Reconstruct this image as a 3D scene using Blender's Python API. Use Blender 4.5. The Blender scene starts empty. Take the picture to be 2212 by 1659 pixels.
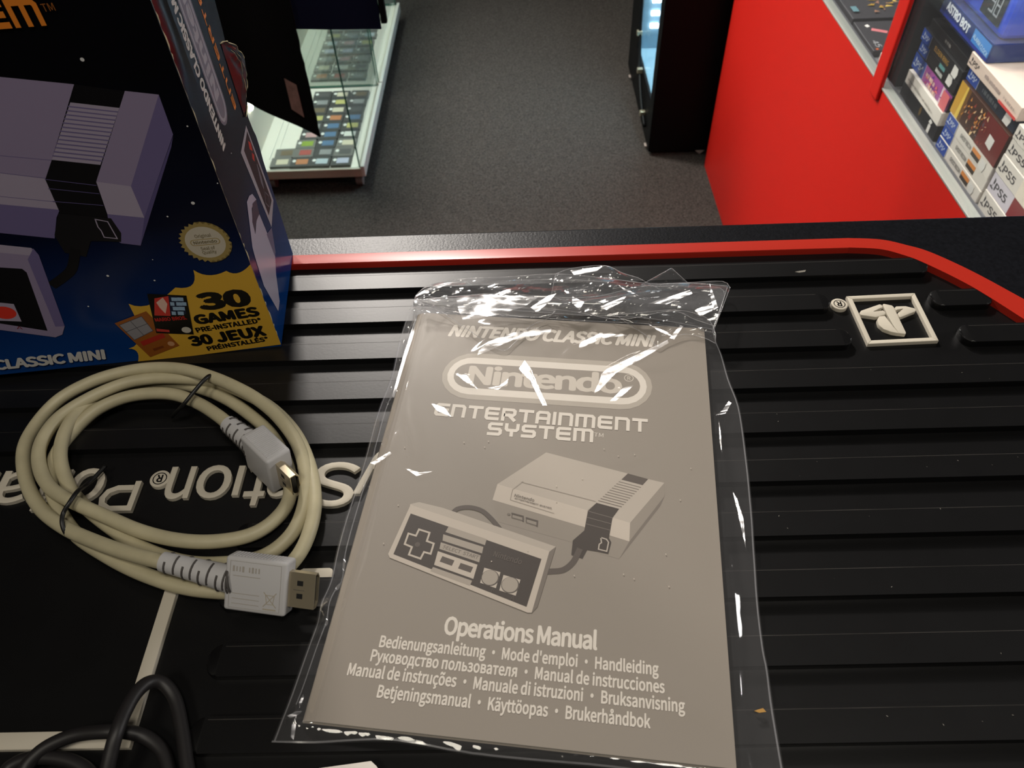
import bpy, bmesh, math, random
from mathutils import Vector, Matrix
import numpy as np

# ---------------------------------------------------------------- camera, world, light
sc = bpy.context.scene
C = sc.collection
# all lengths below are millimetres with z = 0 on the counter mat's ribs (0.95 m above the floor)
UP = 0.95
def W(p): return Vector((p[0]/1000.0, p[1]/1000.0, p[2]/1000.0 + UP))

FOC, PITCH, ROLL, YAW, CAMZ = 1630.43297, 0.851927524, -0.0501771168, 0.0307623623, 280.0
def cam_rot():
    cp, sp = math.cos(PITCH), math.sin(PITCH)
    f = np.array([0, cp, -sp]); r = np.array([1, 0, 0.]); u = np.array([0, sp, cp])
    cr, sr = math.cos(ROLL), math.sin(ROLL)
    r, u = cr*r + sr*u, -sr*r + cr*u
    cy, sy = math.cos(YAW), math.sin(YAW)
    Rz = np.array([[cy, -sy, 0], [sy, cy, 0], [0, 0, 1]])
    return np.stack([Rz@r, Rz@u, Rz@f], 1)
CR = cam_rot()
cam = bpy.data.cameras.new('camera')
cam.sensor_width = 36.0; cam.lens = FOC/2212.0*36.0; cam.clip_start = 0.01; cam.clip_end = 50
camo = bpy.data.objects.new('camera', cam); C.objects.link(camo)
M = Matrix.Identity(4)
for i in range(3):
    M[i][0] = CR[i, 0]; M[i][1] = CR[i, 1]; M[i][2] = -CR[i, 2]
M.translation = W((0, 0, CAMZ)); camo.matrix_world = M
sc.camera = camo
cam.dof.use_dof = True; cam.dof.focus_distance = 0.36; cam.dof.aperture_fstop = 26.0

world = bpy.data.worlds.new('world'); sc.world = world; world.use_nodes = True
world.node_tree.nodes['Background'].inputs[0].default_value = (0.012, 0.011, 0.010, 1)
world.node_tree.nodes['Background'].inputs[1].default_value = 1.0
sc.view_settings.view_transform = 'Standard'; sc.view_settings.look = 'None'
sc.view_settings.exposure = 0.0; sc.view_settings.gamma = 1.0

def lamp(name, pos, target, power, size, color=(1, 1, 1), spread=180):
    l = bpy.data.lights.new(name, 'AREA'); l.shape = 'DISK'; l.size = size; l.energy = power; l.color = color
    l.spread = math.radians(spread)
    o = bpy.data.objects.new(name, l); C.objects.link(o); o.location = W(pos)
    d = W(target) - W(pos); o.rotation_euler = d.to_track_quat('-Z', 'Y').to_euler()
    return o
lamp('ceiling_spot_or_fill', (-560, 2330, 1500), (0, 300, 0), 62, 0.24, (1.0, 0.93, 0.86))
lamp('ceiling_spot_or_fill', (-520, -650, 1560), (-60, 200, 0), 5.5, 0.40, (1.0, 0.92, 0.78))  # unseen fill added behind the camera to lift the shaded side
lamp('ceiling_spot_or_fill', (330, -260, 1600), (20, 150, 0), 8.5, 0.40, (1.0, 0.93, 0.82))  # unseen fill added to brighten the booklet's near end
lamp('ceiling_spot_or_fill', (-1500, 2100, 1600), (522, 1150, -560), 9.5, 0.35, (1.0, 0.93, 0.86), 62)  # unseen lamp added to brighten the red panel
lamp('ceiling_spot_or_fill', (0, 3600, 1640), (0, 2600, -950), 3.4, 0.4, (1.0, 0.93, 0.86))  # unseen lamp added to light the far floor

lamp('right_fill_light', (2350, 650, 430), (-120, 300, 100), 13, 0.5, (1.0, 0.97, 0.95))  # unseen low fill added to light the box's right side

# pixel of the photograph -> point on a plane in the place
def ray(px, py):
    d = np.array([(px - 1106.0)/FOC, -(py - 829.5)/FOC, 1.0]); return CR@d
def on_plane(px, py, O, N):
    d = ray(px, py); o = np.array([0, 0, CAMZ]); N = np.array(N, float)
    t = np.dot(np.array(O, float) - o, N)/np.dot(d, N); return o + d*t
def onZ(px, py, z=0.0): return on_plane(px, py, (0, 0, z), (0, 0, 1))
def onY(px, py, y): return on_plane(px, py, (0, y, 0), (0, 1, 0))
def onX(px, py, x): return on_plane(px, py, (x, 0, 0), (1, 0, 0))

# ---------------------------------------------------------------- materials
def lin(c): 
    return tuple((v/255/12.92 if v/255 <= 0.04045 else ((v/255+0.055)/1.055)**2.4) for v in c)
MATS = {}
def mat(name, rgb, rough=0.5, metal=0.0, spec=0.5, noise=None, bump=None, coat=0.0, emit=None):
    if name in MATS: return MATS[name]
    m = bpy.data.materials.new(name); m.use_nodes = True; nt = m.node_tree
    b = nt.nodes['Principled BSDF']; c = lin(rgb)
    b.inputs['Base Color'].default_value = (*c, 1); b.inputs['Roughness'].default_value = rough
    b.inputs['Metallic'].default_value = metal; b.inputs['Specular IOR Level'].default_value = spec
    b.inputs['Coat Weight'].default_value = coat
    if emit:
        b.inputs['Emission Color'].default_value = (*emit[0], 1); b.inputs['Emission Strength'].default_value = emit[1]
    if noise or bump:
        tc = nt.nodes.new('ShaderNodeTexCoord')
    if noise:   # (scale, amount)
        n = nt.nodes.new('ShaderNodeTexNoise'); n.inputs['Scale'].default_value = noise[0]; n.inputs['Detail'].default_value = 6
        r = nt.nodes.new('ShaderNodeValToRGB'); a = noise[1]
        r.color_ramp.elements[0].color = (*[max(0, v*(1-a)) for v in c], 1); r.color_ramp.elements[1].color = (*[min(1, v*(1+a)) for v in c], 1)
        r.color_ramp.elements[0].position = 0.3; r.color_ramp.elements[1].position = 0.7
        nt.links.new(tc.outputs['Object'], n.inputs['Vector']); nt.links.new(n.outputs['Fac'], r.inputs['Fac'])
        nt.links.new(r.outputs['Color'], b.inputs['Base Color'])
    if bump:    # (scale, strength, distance)
        n2 = nt.nodes.new('ShaderNodeTexNoise'); n2.inputs['Scale'].default_value = bump[0]; n2.inputs['Detail'].default_value = 4
        bp = nt.nodes.new('ShaderNodeBump'); bp.inputs['Strength'].default_value = bump[1]; bp.inputs['Distance'].default_value = bump[2]
        nt.links.new(tc.outputs['Object'], n2.inputs['Vector']); nt.links.new(n2.outputs['Fac'], bp.inputs['Height'])
        nt.links.new(bp.outputs['Normal'], b.inputs['Normal'])
    MATS[name] = m; return m
def ink(rgb, rough=0.45): return mat('ink_%02x%02x%02x_%d' % (*[int(v) for v in rgb], int(rough*100)), rgb, rough, spec=.28)
def film(name, haze, hazecol=(0.8, 0.8, 0.82), rough=0.06, gloss=1.0, tint=(1, 1, 1), ior=1.5):
    m = bpy.data.materials.new(name); m.use_nodes = True; nt = m.node_tree
    for n in list(nt.nodes): nt.nodes.remove(n)
    out = nt.nodes.new('ShaderNodeOutputMaterial')
    tr = nt.nodes.new('ShaderNodeBsdfTransparent'); tr.inputs[0].default_value = (*tint, 1)
    gl = nt.nodes.new('ShaderNodeBsdfGlossy'); gl.inputs['Roughness'].default_value = rough
    df = nt.nodes.new('ShaderNodeBsdfDiffuse'); df.inputs[0].default_value = (*hazecol, 1)
    # reflection at both faces of a thin sheet (Schlick on the facing angle, the same from either side)
    lw = nt.nodes.new('ShaderNodeLayerWeight'); lw.inputs['Blend'].default_value = 0.5
    fr = nt.nodes.new('ShaderNodeMath'); fr.operation = 'POWER'; fr.inputs[1].default_value = 5.0; nt.links.new(lw.outputs['Facing'], fr.inputs[0])
    mu = nt.nodes.new('ShaderNodeMath'); mu.operation = 'MULTIPLY_ADD'; mu.inputs[1].default_value = 0.8*min(gloss, 1.2); mu.inputs[2].default_value = 0.06*gloss; mu.use_clamp = True
    m1 = nt.nodes.new('ShaderNodeMixShader'); m1.inputs[0].default_value = haze
    m2 = nt.nodes.new('ShaderNodeMixShader')
    L = nt.links.new
    L(tr.outputs[0], m1.inputs[1]); L(df.outputs[0], m1.inputs[2])
    L(fr.outputs[0], mu.inputs[0]); L(mu.outputs[0], m2.inputs[0])
    L(m1.outputs[0], m2.inputs[1]); L(gl.outputs[0], m2.inputs[2]); L(m2.outputs[0], out.inputs[0])
    MATS[name] = m; return m

# ---------------------------------------------------------------- mesh building
class MB:
    def __init__(s): s.v = []; s.f = []; s.m = []; s.mats = []
    def mi(s, m):
        if m not in s.mats: s.mats.append(m)
        return s.mats.index(m)
    def add(s, verts, faces, m):
        o = len(s.v); s.v += [tuple(float(a) for a in p) for p in verts]; k = s.mi(m)
        for f in faces: s.f.append([i+o for i in f]); s.m.append(k)
        return s
    def box(s, x0, x1, y0, y1, z0, z1, m, bev=0.0, seg=2, xf=None):
        bm = bmesh.new(); bmesh.ops.create_cube(bm, size=1.0)
        for v in bm.verts:
            v.co = Vector(((x0+x1)/2 + v.co.x*(x1-x0), (y0+y1)/2 + v.co.y*(y1-y0), (z0+z1)/2 + v.co.z*(z1-z0)))
        if bev > 0: bmesh.ops.bevel(bm, geom=list(bm.edges), offset=bev, segments=seg, affect='EDGES', profile=0.5)
        return s.frombm(bm, m, xf)
    def frombm(s, bm, m, xf=None):
        bm.verts.index_update()
        vs = [(xf(v.co) if xf else v.co) for v in bm.verts]
        s.add(vs, [[v.index for v in f.verts] for f in bm.faces], m); bm.free(); return s
    def prism(s, pts, z0, z1, m, bev=0.0, xf=None, seg=2):   # closed 2-D outline extruded, optional rounded top edge
        bm = bmesh.new(); n = len(pts)
        a = sum(pts[i][0]*pts[(i+1) % n][1] - pts[(i+1) % n][0]*pts[i][1] for i in range(n))
        if a < 0: pts = pts[::-1]
        lo = [bm.verts.new((p[0], p[1], z0)) for p in pts]; hi = [bm.verts.new((p[0], p[1], z1)) for p in pts]
        top = bm.faces.new(hi); bm.faces.new(lo[::-1])
        for i in range(n): bm.faces.new((lo[i], lo[(i+1) % n], hi[(i+1) % n], hi[i]))
        if bev > 0: bmesh.ops.bevel(bm, geom=list(top.edges), offset=bev, segments=seg, affect='EDGES', profile=0.5)
        bmesh.ops.triangulate(bm, faces=[f for f in bm.faces if len(f.verts) > 4])
        return s.frombm(bm, m, xf)
    def tube(s, pts, r, m, n=12, cap=True, close=False):
        P = [Vector(p) for p in pts]; N = len(P); R = r if hasattr(r, '__len__') else [r]*N
        T = [((P[(i+1) % N]-P[i-1]) if close else (P[min(i+1, N-1)]-P[max(i-1, 0)])).normalized() for i in range(N)]
        u = T[0].orthogonal().normalized(); vs = []; fs = []
        for i in range(N):
            u = (u - T[i]*u.dot(T[i])).normalized(); w = T[i].cross(u)
            for k in range(n):
                a = 2*math.pi*k/n; vs.append(P[i] + (u*math.cos(a) + w*math.sin(a))*R[i])
        for i in range(N if close else N-1):
            j = (i+1) % N
            for k in range(n): fs.append((i*n+k, i*n+(k+1) % n, j*n+(k+1) % n, j*n+k))
        if cap and not close: fs.append(tuple(range(n))[::-1]); fs.append(tuple((N-1)*n+k for k in range(n)))
        return s.add(vs, fs, m)
    def grid(s, fn, nu, nv, m, closed=False):
        vs = [fn(i/nu, j/nv) for j in range(nv+1) for i in range(nu+1)]
        fs = [(j*(nu+1)+i, j*(nu+1)+i+1, (j+1)*(nu+1)+i+1, (j+1)*(nu+1)+i) for j in range(nv) for i in range(nu)]
        return s.add(vs, fs, m)
    def build(s, name, parent=None, origin=None, smooth=False, auto=None):
        if origin is None: origin = parent['_o'] if parent is not None and '_o' in parent else (0, 0, 0)
        me = bpy.data.meshes.new(name)
        me.from_pydata([((p[0]-origin[0])/1000, (p[1]-origin[1])/1000, (p[2]-origin[2])/1000) for p in s.v], [], s.f)
        for m in s.mats: me.materials.append(m)
        me.polygons.foreach_set('material_index', s.m)
        bm = bmesh.new(); bm.from_mesh(me); bmesh.ops.recalc_face_normals(bm, faces=bm.faces) if auto != 'keep' else None
        bm.to_mesh(me); bm.free()
        if smooth is True: me.polygons.foreach_set('use_smooth', [True]*len(me.polygons))
        elif smooth: me.shade_smooth() if False else me.set_sharp_from_angle(angle=math.radians(smooth))
        if smooth and smooth is not True: me.polygons.foreach_set('use_smooth', [True]*len(me.polygons))
        me.update()
        o = bpy.data.objects.new(name, me); C.objects.link(o)
        if parent is not None: o.parent = parent
        else: o.location = W(origin)
        return o
ORIG = {}
def thing(name, label, cat, loc=(0, 0, 0), group=None):
    o = bpy.data.objects.new(name, None); C.objects.link(o); o.location = W(loc); o.empty_display_size = 0.02
    o['label'] = label; o['category'] = cat
    if group: o['group'] = group
    ORIG[o.name] = loc; return o
def part(name, mb, parent, smooth=False, label=None, auto=None):
    root = parent
    while root.parent is not None: root = root.parent
    o = mb.build(name, parent, origin=ORIG[root.name], smooth=smooth, auto=auto)
    if label: o['label'] = label
    return o
def tag(o, label, cat, group=None):
    o['label'] = label; o['category'] = cat
    if group: o['group'] = group
    return o
def struct(name, mb, smooth=False):
    o = mb.build(name, smooth=smooth); o['kind'] = 'structure'; return o
def catmull(pts, k=8, close=False):
    P = [np.array(p, float) for p in pts]; n = len(P); out = []
    for i in range(n if close else n-1):
        g = (lambda j: P[j % n]) if close else (lambda j: P[min(max(j, 0), n-1)])
        a, b, c, d = g(i-1), g(i), g(i+1), g(i+2)
        for q in range(k):
            t = q/k; out.append(0.5*((2*b) + (-a+c)*t + (2*a-5*b+4*c-d)*t*t + (-a+3*b-3*c+d)*t**3))
    if not close: out.append(P[-1])
    return out

# ---------------------------------------------------------------- printed art and lettering
_tc = {}
try:        # Blender's own bundled interface font; the built-in font otherwise
    import os
    FONT = bpy.data.fonts.load(os.path.join(bpy.utils.system_resource('DATAFILES', path='fonts'), 'Noto Sans CJK Regular.woff2'))
except Exception:
    FONT = None
def glyphs(body, bold=0.0, shear=0.0, space=1.0, res=3, extrude=0.0, bevel=0.0):
    key = (body, bold, shear, space, res, extrude, bevel)
    if key in _tc: return _tc[key]
    c = bpy.data.curves.new('lettering', 'FONT'); c.body = body; c.offset = bold*0.75 if (extrude or bold <= 0.012) else 0.0
    if FONT: c.font = FONT
    c.shear = shear; c.space_character = space
    c.resolution_u = res; c.fill_mode = 'BOTH' if extrude else 'FRONT'; c.extrude = extrude; c.bevel_depth = bevel; c.bevel_resolution = 1
    o = bpy.data.objects.new('lettering', c); C.objects.link(o)
    dg = bpy.context.evaluated_depsgraph_get(); me = bpy.data.meshes.new_from_object(o.evaluated_get(dg))
    v = [tuple(x.co) for x in me.vertices]; f = [tuple(p.vertices) for p in me.polygons]
    if bold > 0.012 and not extrude:       # heavier strokes: the outline laid over itself in a small ring
        n = len(v); v0, f0 = list(v), list(f)
        for k in range(8):
            dx, dy = bold*0.42*math.cos(k*math.pi/4), bold*0.42*math.sin(k*math.pi/4)
            v += [(p[0]+dx, p[1]+dy, 0.0015*(k+1)) for p in v0]; f += [tuple(i+n*(k+1) for i in q) for q in f0]
    bpy.data.objects.remove(o); bpy.data.curves.remove(c); bpy.data.meshes.remove(me)
    _tc[key] = (v, f); return v, f
CAP = max(v[1] for v in glyphs('H')[0])
SF = {'E': (1, [[(1, 1), (.12, 1), (0, .88), (0, .12), (.12, 0), (1, 0)], [(0, .5), (.95, .5)]]),
      'N': (1, [[(0, 0), (0, 1), (.85, 1), (1, .85), (1, 0)]]), 'T': (1.05, [[(0, 1), (1.05, 1)], [(.52, 1), (.52, 0)]]),
      'R': (1, [[(0, 0), (0, 1), (.85, 1), (1, .88), (1, .58), (.88, .46), (.2, .46)], [(.5, .46), (1, 0)]]),
      'A': (1, [[(0, 0), (0, .85), (.15, 1), (.85, 1), (1, .85), (1, 0)], [(0, .4), (1, .4)]]), 'I': (0, [[(0, 0), (0, 1)]]),
      'M': (1.45, [[(0, 0), (0, 1), (1.3, 1), (1.45, .85), (1.45, 0)], [(.72, 1), (.72, 0)]]),
      'S': (1, [[(1, 1), (.12, 1), (0, .88), (0, .62), (.12, .5), (.88, .5), (1, .38), (1, .12), (.88, 0), (0, 0)]]),
      'Y': (1, [[(0, 1), (0, .6), (.12, .47), (.88, .47), (1, .6), (1, 1)], [(.5, .47), (.5, 0)]]), ' ': (.3, [])}
def block_text(s, w=0.24, gap=0.5):
    x = 0; V = []; F = []; zo = 0.0
    for ch in s:
        adv, strokes = SF[ch]
        for st in strokes:
            v, f = ribbon([(p[0]+x, p[1]) for p in st], w); o = len(V); zo += 0.004; V += [(q[0], q[1], zo) for q in v]; F += [[i+o for i in q] for q in f]
        x += adv + gap
    return V, F
def ribbon(pts, w, close=False):
    P = [np.array(p[:2], float) for p in pts]; n = len(P); L = []; Rr = []
    for i in range(n):
        a = P[i-1] if (i > 0 or close) else None; b = P[(i+1) % n] if (i < n-1 or close) else None
        d1 = (P[i]-a)/max(1e-9, np.linalg.norm(P[i]-a)) if a is not None else None
        d2 = (b-P[i])/max(1e-9, np.linalg.norm(b-P[i])) if b is not None else None
        if d1 is None: d1 = d2
        if d2 is None: d2 = d1
        n1 = np.array([-d1[1], d1[0]]); n2 = np.array([-d2[1], d2[0]]); m = n1+n2; m /= max(1e-6, np.linalg.norm(m))
        k = w/2/max(0.45, np.dot(m, n1)); e = np.zeros(2)
        if not close and i == 0: e = -d1*w/2
        if not close and i == n-1: e = d1*w/2
        L.append(P[i]+m*k+e*0); Rr.append(P[i]-m*k+e*0)
    if not close:
        d = (P[1]-P[0]); d = d/np.linalg.norm(d)*w/2; L[0] = L[0]-d; Rr[0] = Rr[0]-d
        d = (P[-1]-P[-2]); d = d/np.linalg.norm(d)*w/2; L[-1] = L[-1]+d; Rr[-1] = Rr[-1]+d
    V = [tuple(p) for p in L] + [tuple(p) for p in Rr]; F = []
    for i in range(n if close else n-1):
        j = (i+1) % n; F.append([i, n+i, n+j, j])
    return V, F
class Art:
    """flat print on a real panel: origin O, unit axes U and V, outward normal N; shapes may be traced from the photograph"""
    def __init__(s, mb, O, U, V, base=0.0, step=0.02):
        s.mb = mb; s.O = np.array(O, float); s.U = np.array(U, float); s.V = np.array(V, float); s.N = np.cross(s.U, s.V); s.k = 0; s.base = base; s.step = step
    def P3(s, u, v, k=None): return s.O + s.U*u + s.V*v + s.N*(s.base + s.step*(s.k if k is None else k))
    def uv(s, px, py):
        p = on_plane(px, py, s.O, s.N) - s.O; return (float(np.dot(p, s.U)), float(np.dot(p, s.V)))
    def tri(s, pts, m):       # pts in (u, v)
        s.k += 1; bm = bmesh.new()
        try: f = bm.faces.new([bm.verts.new((p[0], p[1], 0)) for p in pts])
        except Exception: bm.free(); return
        bmesh.ops.triangulate(bm, faces=bm.faces[:]); s.mb.frombm(bm, m, lambda c: s.P3(c.x, c.y))
    def poly(s, px, m): s.tri([s.uv(*p) for p in px], m)
    def raw(s, V, F, m): s.k += 1; s.mb.add([s.P3(v[0], v[1]) + s.N*(v[2] if len(v) > 2 else 0.0) for v in V], F, m); s.k += 3 if len(V[0]) > 2 and V[-1][2] > 0 else 0
    def stroke(s, px, w, m, close=False, smooth=0):
        q = [s.uv(*p) for p in px]
        if smooth: q = [tuple(p) for p in catmull(q, smooth, close)]
        V, F = ribbon(q, w, close); s.raw(V, F, m)
    def ellipse(s, c, ru, rv, m, n=24, rot=0, px=True):
        u, v = s.uv(*c) if px else c; ca, sa = math.cos(rot), math.sin(rot)
        s.tri([(u+ru*math.cos(a)*ca-rv*math.sin(a)*sa, v+ru*math.cos(a)*sa+rv*math.sin(a)*ca) for a in [2*math.pi*i/n for i in range(n)]], m)
    def stadium(s, u0, u1, v0, v1, m, n=10):
        r = (v1-v0)/2; vc = (v0+v1)/2
        s.tri([(u1-r+r*math.cos(a), vc+r*math.sin(a)) for a in [-math.pi/2+math.pi*i/n for i in range(n+1)]] +
              [(u0+r+r*math.cos(a), vc+r*math.sin(a)) for a in [math.pi/2+math.pi*i/n for i in range(n+1)]], m)
    def text(s, body, pa, pb, cap, m, bold=0.0, shear=0.0, block=False, space=1.0, px=True, w=0.24, up=None, gap=0.5):
        if block: V, F = block_text(body, w, gap); ch = 1.0 + w
        else: V, F = glyphs(body, bold, shear, space); ch = CAP
        A = np.array(s.uv(*pa) if px else pa, float); B = np.array(s.uv(*pb) if px else pb, float); d = B-A; L = np.linalg.norm(d); d /= L; e = np.array([-d[1], d[0]])
        if up is not None:
            e = np.array(s.uv(*up)) - A if px else np.array(up) - A; e = e/np.linalg.norm(e)
        x0 = min(v[0] for v in V); x1 = max(v[0] for v in V); y0 = min(v[1] for v in V) if block else 0
        kx = L/(x1-x0); ky = cap/ch
        s.raw([tuple(A + d*(v[0]-x0)*kx + e*(v[1]-y0)*ky) + (float(v[2]) if len(v) > 2 else 0.0,) for v in V], F, m)
from mathutils import noise as mnoise
# ---------------------------------------------------------------- the room
RX0, RX1, RY0, RY1, RZ0, RZ1 = -2600, 2600, -1800, 5400, -950, 1720
carpet = mat('carpet', (63, 58, 55), 0.95, spec=0.1, noise=(330, 0.7), bump=(400, 0.6, 0.0015))
dark_wall = mat('dark_wall', (58, 55, 54), 0.8)
struct('floor', MB().box(RX0, RX1, RY0, RY1, RZ0-60, RZ0, carpet))
struct('ceiling', MB().box(RX0, RX1, RY0, RY1, RZ1, RZ1+60, dark_wall))
struct('wall_left', MB().box(RX0-60, RX0, RY0, RY1, RZ0, RZ1, dark_wall))
struct('wall_right', MB().box(RX1, RX1+60, RY0, RY1, RZ0, RZ1, dark_wall))
struct('wall_back', MB().box(RX0, RX1, RY1, RY1+60, RZ0, RZ1, dark_wall))
struct('wall_front', MB().box(RX0, RX1, RY0-60, RY0, RZ0, RZ1, dark_wall))

# ---------------------------------------------------------------- the counter
laminate = mat('black_laminate', (16, 17, 21), 0.37, spec=0.22, noise=(500, 0.3), bump=(700, 0.6, 0.0002))
panel_black = mat('black_panel', (15, 15, 16), 0.6, spec=.2)
ct = thing('shop_counter', 'black laminate shop counter under the ribbed rubber mat', 'counter', (0, 0, -950))
part('countertop', MB().box(-900, 470, -420, 376, -45, -7, laminate, 1.5), ct)
part('front_panel', MB().box(-880, 450, 330, 350, -950, -45, panel_black), ct)
part('side_panel', MB().box(-880, -860, -400, 330, -950, -45, panel_black), ct)
part('side_panel', MB().box(430, 450, -400, 330, -950, -45, panel_black), ct)

# ---------------------------------------------------------------- the rubber mat
rubber = mat('black_rubber', (12, 12, 13), 0.385, spec=0.33, noise=(60, 0.12), bump=(700, 0.25, 0.00006))
red_rubber = mat('red_rubber', (172, 40, 27), 0.36, spec=0.42)
white_rubber = mat('white_rubber', (196, 189, 174), 0.6, spec=.2)
grime = mat('grey_grime', (92, 87, 80), 0.6)
mt = thing('counter_mat', 'black ribbed rubber counter mat with red rim and raised white lettering', 'mat', (0, 0, -7))
inner = [(-420, 341.5), (186, 341.5)] + [tuple(p) for p in catmull([(186, 341.5), (202.7, 339.3), (214, 333.5), (223.7, 325.5), (241.1, 305.4), (257.1, 279.7)], 6)] + [(290, 232), (300, 212), (303, 190), (303, -120), (-420, -120)]
outer = [(-420, 350)] + [(188, 350)] + [tuple(p) for p in catmull([(188, 350), (206.1, 347.8), (219, 342), (230, 335), (246.7, 317.3), (264.9, 293)], 6)] + [(297, 243), (309, 217), (312, 190), (312, -120)]
FZ = -4.0; worn = mat('pale_rubber', (44, 42, 40), 0.5, spec=.3, noise=(40, .6)); dust_m = mat('dust', (120, 116, 108), .8)
b = MB(); b.prism(inner, -7, FZ, rubber)
def pill(x0, x1, y0, y1, r=5.0, n=7):
    r = min(r, (y1-y0)/2-0.01); o = []
    for cx, cy, a0 in ((x1-r, y0+r, -90), (x1-r, y1-r, 0), (x0+r, y1-r, 90), (x0+r, y0+r, 180)):
        for i in range(n+1):
            a = math.radians(a0 + 90*i/n); o.append((cx+r*math.cos(a), cy+r*math.sin(a)))
    return o
PITCH_R, RW = 26.83, 12.6
def rib(k, x0, x1): 
    y0 = 318.6 - PITCH_R*k; b.prism(pill(x0, x1, y0, y0+RW), FZ-.2, 0, rubber, 1.1)
    yl = y0 + RW - 1.35; b.add([(x0+6, yl, .02), (x1-6, yl, .02), (x1-6, yl+.3, .02), (x0+6, yl+.3, .02)], [(0, 1, 2, 3)], worn)  # thin paler line along the rib's far edge
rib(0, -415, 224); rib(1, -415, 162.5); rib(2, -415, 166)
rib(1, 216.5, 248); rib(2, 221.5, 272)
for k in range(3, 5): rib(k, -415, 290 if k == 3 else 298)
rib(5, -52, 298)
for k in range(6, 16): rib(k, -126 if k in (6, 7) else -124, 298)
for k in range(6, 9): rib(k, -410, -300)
rnd = random.Random(21)
for i in range(46):     # pale dust specks on the ribs
    k = rnd.randrange(3, 11); x = rnd.uniform(92, 290); y = 318.6 - PITCH_R*k + rnd.uniform(1.5, RW-1.5); r_ = rnd.uniform(.08, .24); a_ = rnd.uniform(0, 3.1); dx, dy = r_*math.cos(a_), r_*math.sin(a_)
    b.add([(x-dx*2, y-dy*2, .03), (x+dy*.6, y-dx*.6, .03), (x+dx*2, y+dy*2, .03), (x-dy*.6, y+dx*.6, .03)], [(0, 1, 2, 3)], dust_m)
sq = [tuple(onZ(x, y, .04)) for x, y in ((1717, 587), (1728, 585), (1741, 583), (1739, 587), (1726, 589))]; b.add(sq, [(0, 1, 2, 3, 4)], dust_m)
part('rubber_base', b, mt, 40)
rim_pts = inner[:-2]; rim_out = outer
n = max(len(rim_pts), len(rim_out))
rb = MB(); rb.prism(rim_out + rim_pts[::-1], -7, 0.2, red_rubber, 0.7); part('rim', rb, mt, 40)
# small logo: square frame, the two-letter symbol and its registered mark
lg = MB()
cx, cy, hh, st = 190.8, 283.6, 18.0, 2.5
LZ = -1.8; KZ = (280-LZ)/280
fr_o = [(p[0]*KZ, p[1]*KZ) for p in ((172.6, 301.2), (209.3, 302.2), (208.7, 266.4), (172.8, 265.4))]; fcx = sum(p[0] for p in fr_o)/4; fcy = sum(p[1] for p in fr_o)/4
for i in range(4):
    a, c2 = fr_o[i], fr_o[(i+1) % 4]; s1 = 1 - st/hh
    lg.prism([a, c2, (fcx+(c2[0]-fcx)*s1, fcy+(c2[1]-fcy)*s1), (fcx+(a[0]-fcx)*s1, fcy+(a[1]-fcy)*s1)], FZ-.2, LZ, white_rubber, 0.35)
part('logo_frame', lg, mt, 40, label='raised white square frame')
def z9(l, x0=1780, y0=600, s=7.373, z=-1.8): return [tuple(onZ(x0+p[0]/s, y0+p[1]/s, z)[:2]) for p in l]
sy = MB()
for l in ([(935, 425), (950, 410), (1085, 438), (1112, 462), (1308, 868), (1302, 893), (1190, 880), (1118, 775), (1095, 745), (1000, 575), (985, 530)],
          [(850, 660), (878, 612), (975, 602), (1085, 770), (1112, 780), (1192, 882), (1080, 862), (950, 815), (870, 745)],
          [(565, 560), (590, 520), (885, 418), (922, 428), (938, 465), (920, 482), (770, 530), (760, 545), (820, 545), (930, 515), (965, 530), (985, 560), (970, 585), (830, 625), (590, 590)],
          [(1120, 480), (1150, 452), (1300, 448), (1440, 482), (1468, 505), (1460, 530), (1215, 628), (1192, 612), (1178, 560), (1190, 545), (1275, 498), (1260, 480), (1150, 520)]):
    sy.prism(z9(l), FZ-.2, LZ, white_rubber, 0.4)
part('logo_symbol', sy, mt, 40, label='raised white two-letter symbol')
def disc(c, r, n=24): return [(c[0]+r*math.cos(2*math.pi*i/n), c[1]+r*math.sin(2*math.pi*i/n)) for i in range(n)]
def reg_mark(c, r):
    c = (c[0]*KZ, c[1]*KZ); d = MB(); d.prism(disc(c, r), FZ-.2, LZ, white_rubber, 0.3)
    a = Art(d, (c[0], c[1], LZ), (-1, 0, 0), (0, -1, 0)); a.k = 1
    V, F = ribbon([(r*.66*math.cos(t), r*.66*math.sin(t)) for t in [2*math.pi*i/20 for i in range(20)]], r*.1, True); a.raw(V, F, rubber)
    a.text('R', (-r*.28, -r*.4), (r*.32, -r*.4), r*.8, rubber, 0.03, px=False)
    part('registered_mark', d, mt, 40)
reg_mark((167.2, 295.3), 4.3); reg_mark((-167.4, 193.8), 4.6)
# raised lettering, read from the other side of the counter
def letter(ch, xr, xl, y0=200.0, cap=22.3, bold=-0.012):
    V, F = glyphs(ch, bold, 0, 1, 5, 0.05, 0.012)
    x0 = min(v[0] for v in V); x1 = max(v[0] for v in V); k = cap/CAP; kx = (xr-xl)/(x1-x0); z1 = max(v[2] for v in V); z0 = min(v[2] for v in V)
    L = MB(); L.add([((xr-(v[0]-x0)*kx)*KZ, (y0-v[1]*k)*KZ, FZ-.2+(v[2]-z0)/(z1-z0)*(LZ-FZ+.2)) for v in V], F, white_rubber); part('letter', L, mt, 30)
for ch, xr, xl in (('y', -62, -78.5), ('S', -76.6, -96.8), ('t', -97.5, -106), ('a', -106.5, -117.5), ('t', -118, -127.8), ('o', -134.5, -150), ('n', -152, -163.5),
                   ('o', -192.5, -208), ('r', -209.5, -216), ('t', -216.5, -225), ('a', -226, -241), ('b', -244, -258)):
    letter(ch, xr, xl)
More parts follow.
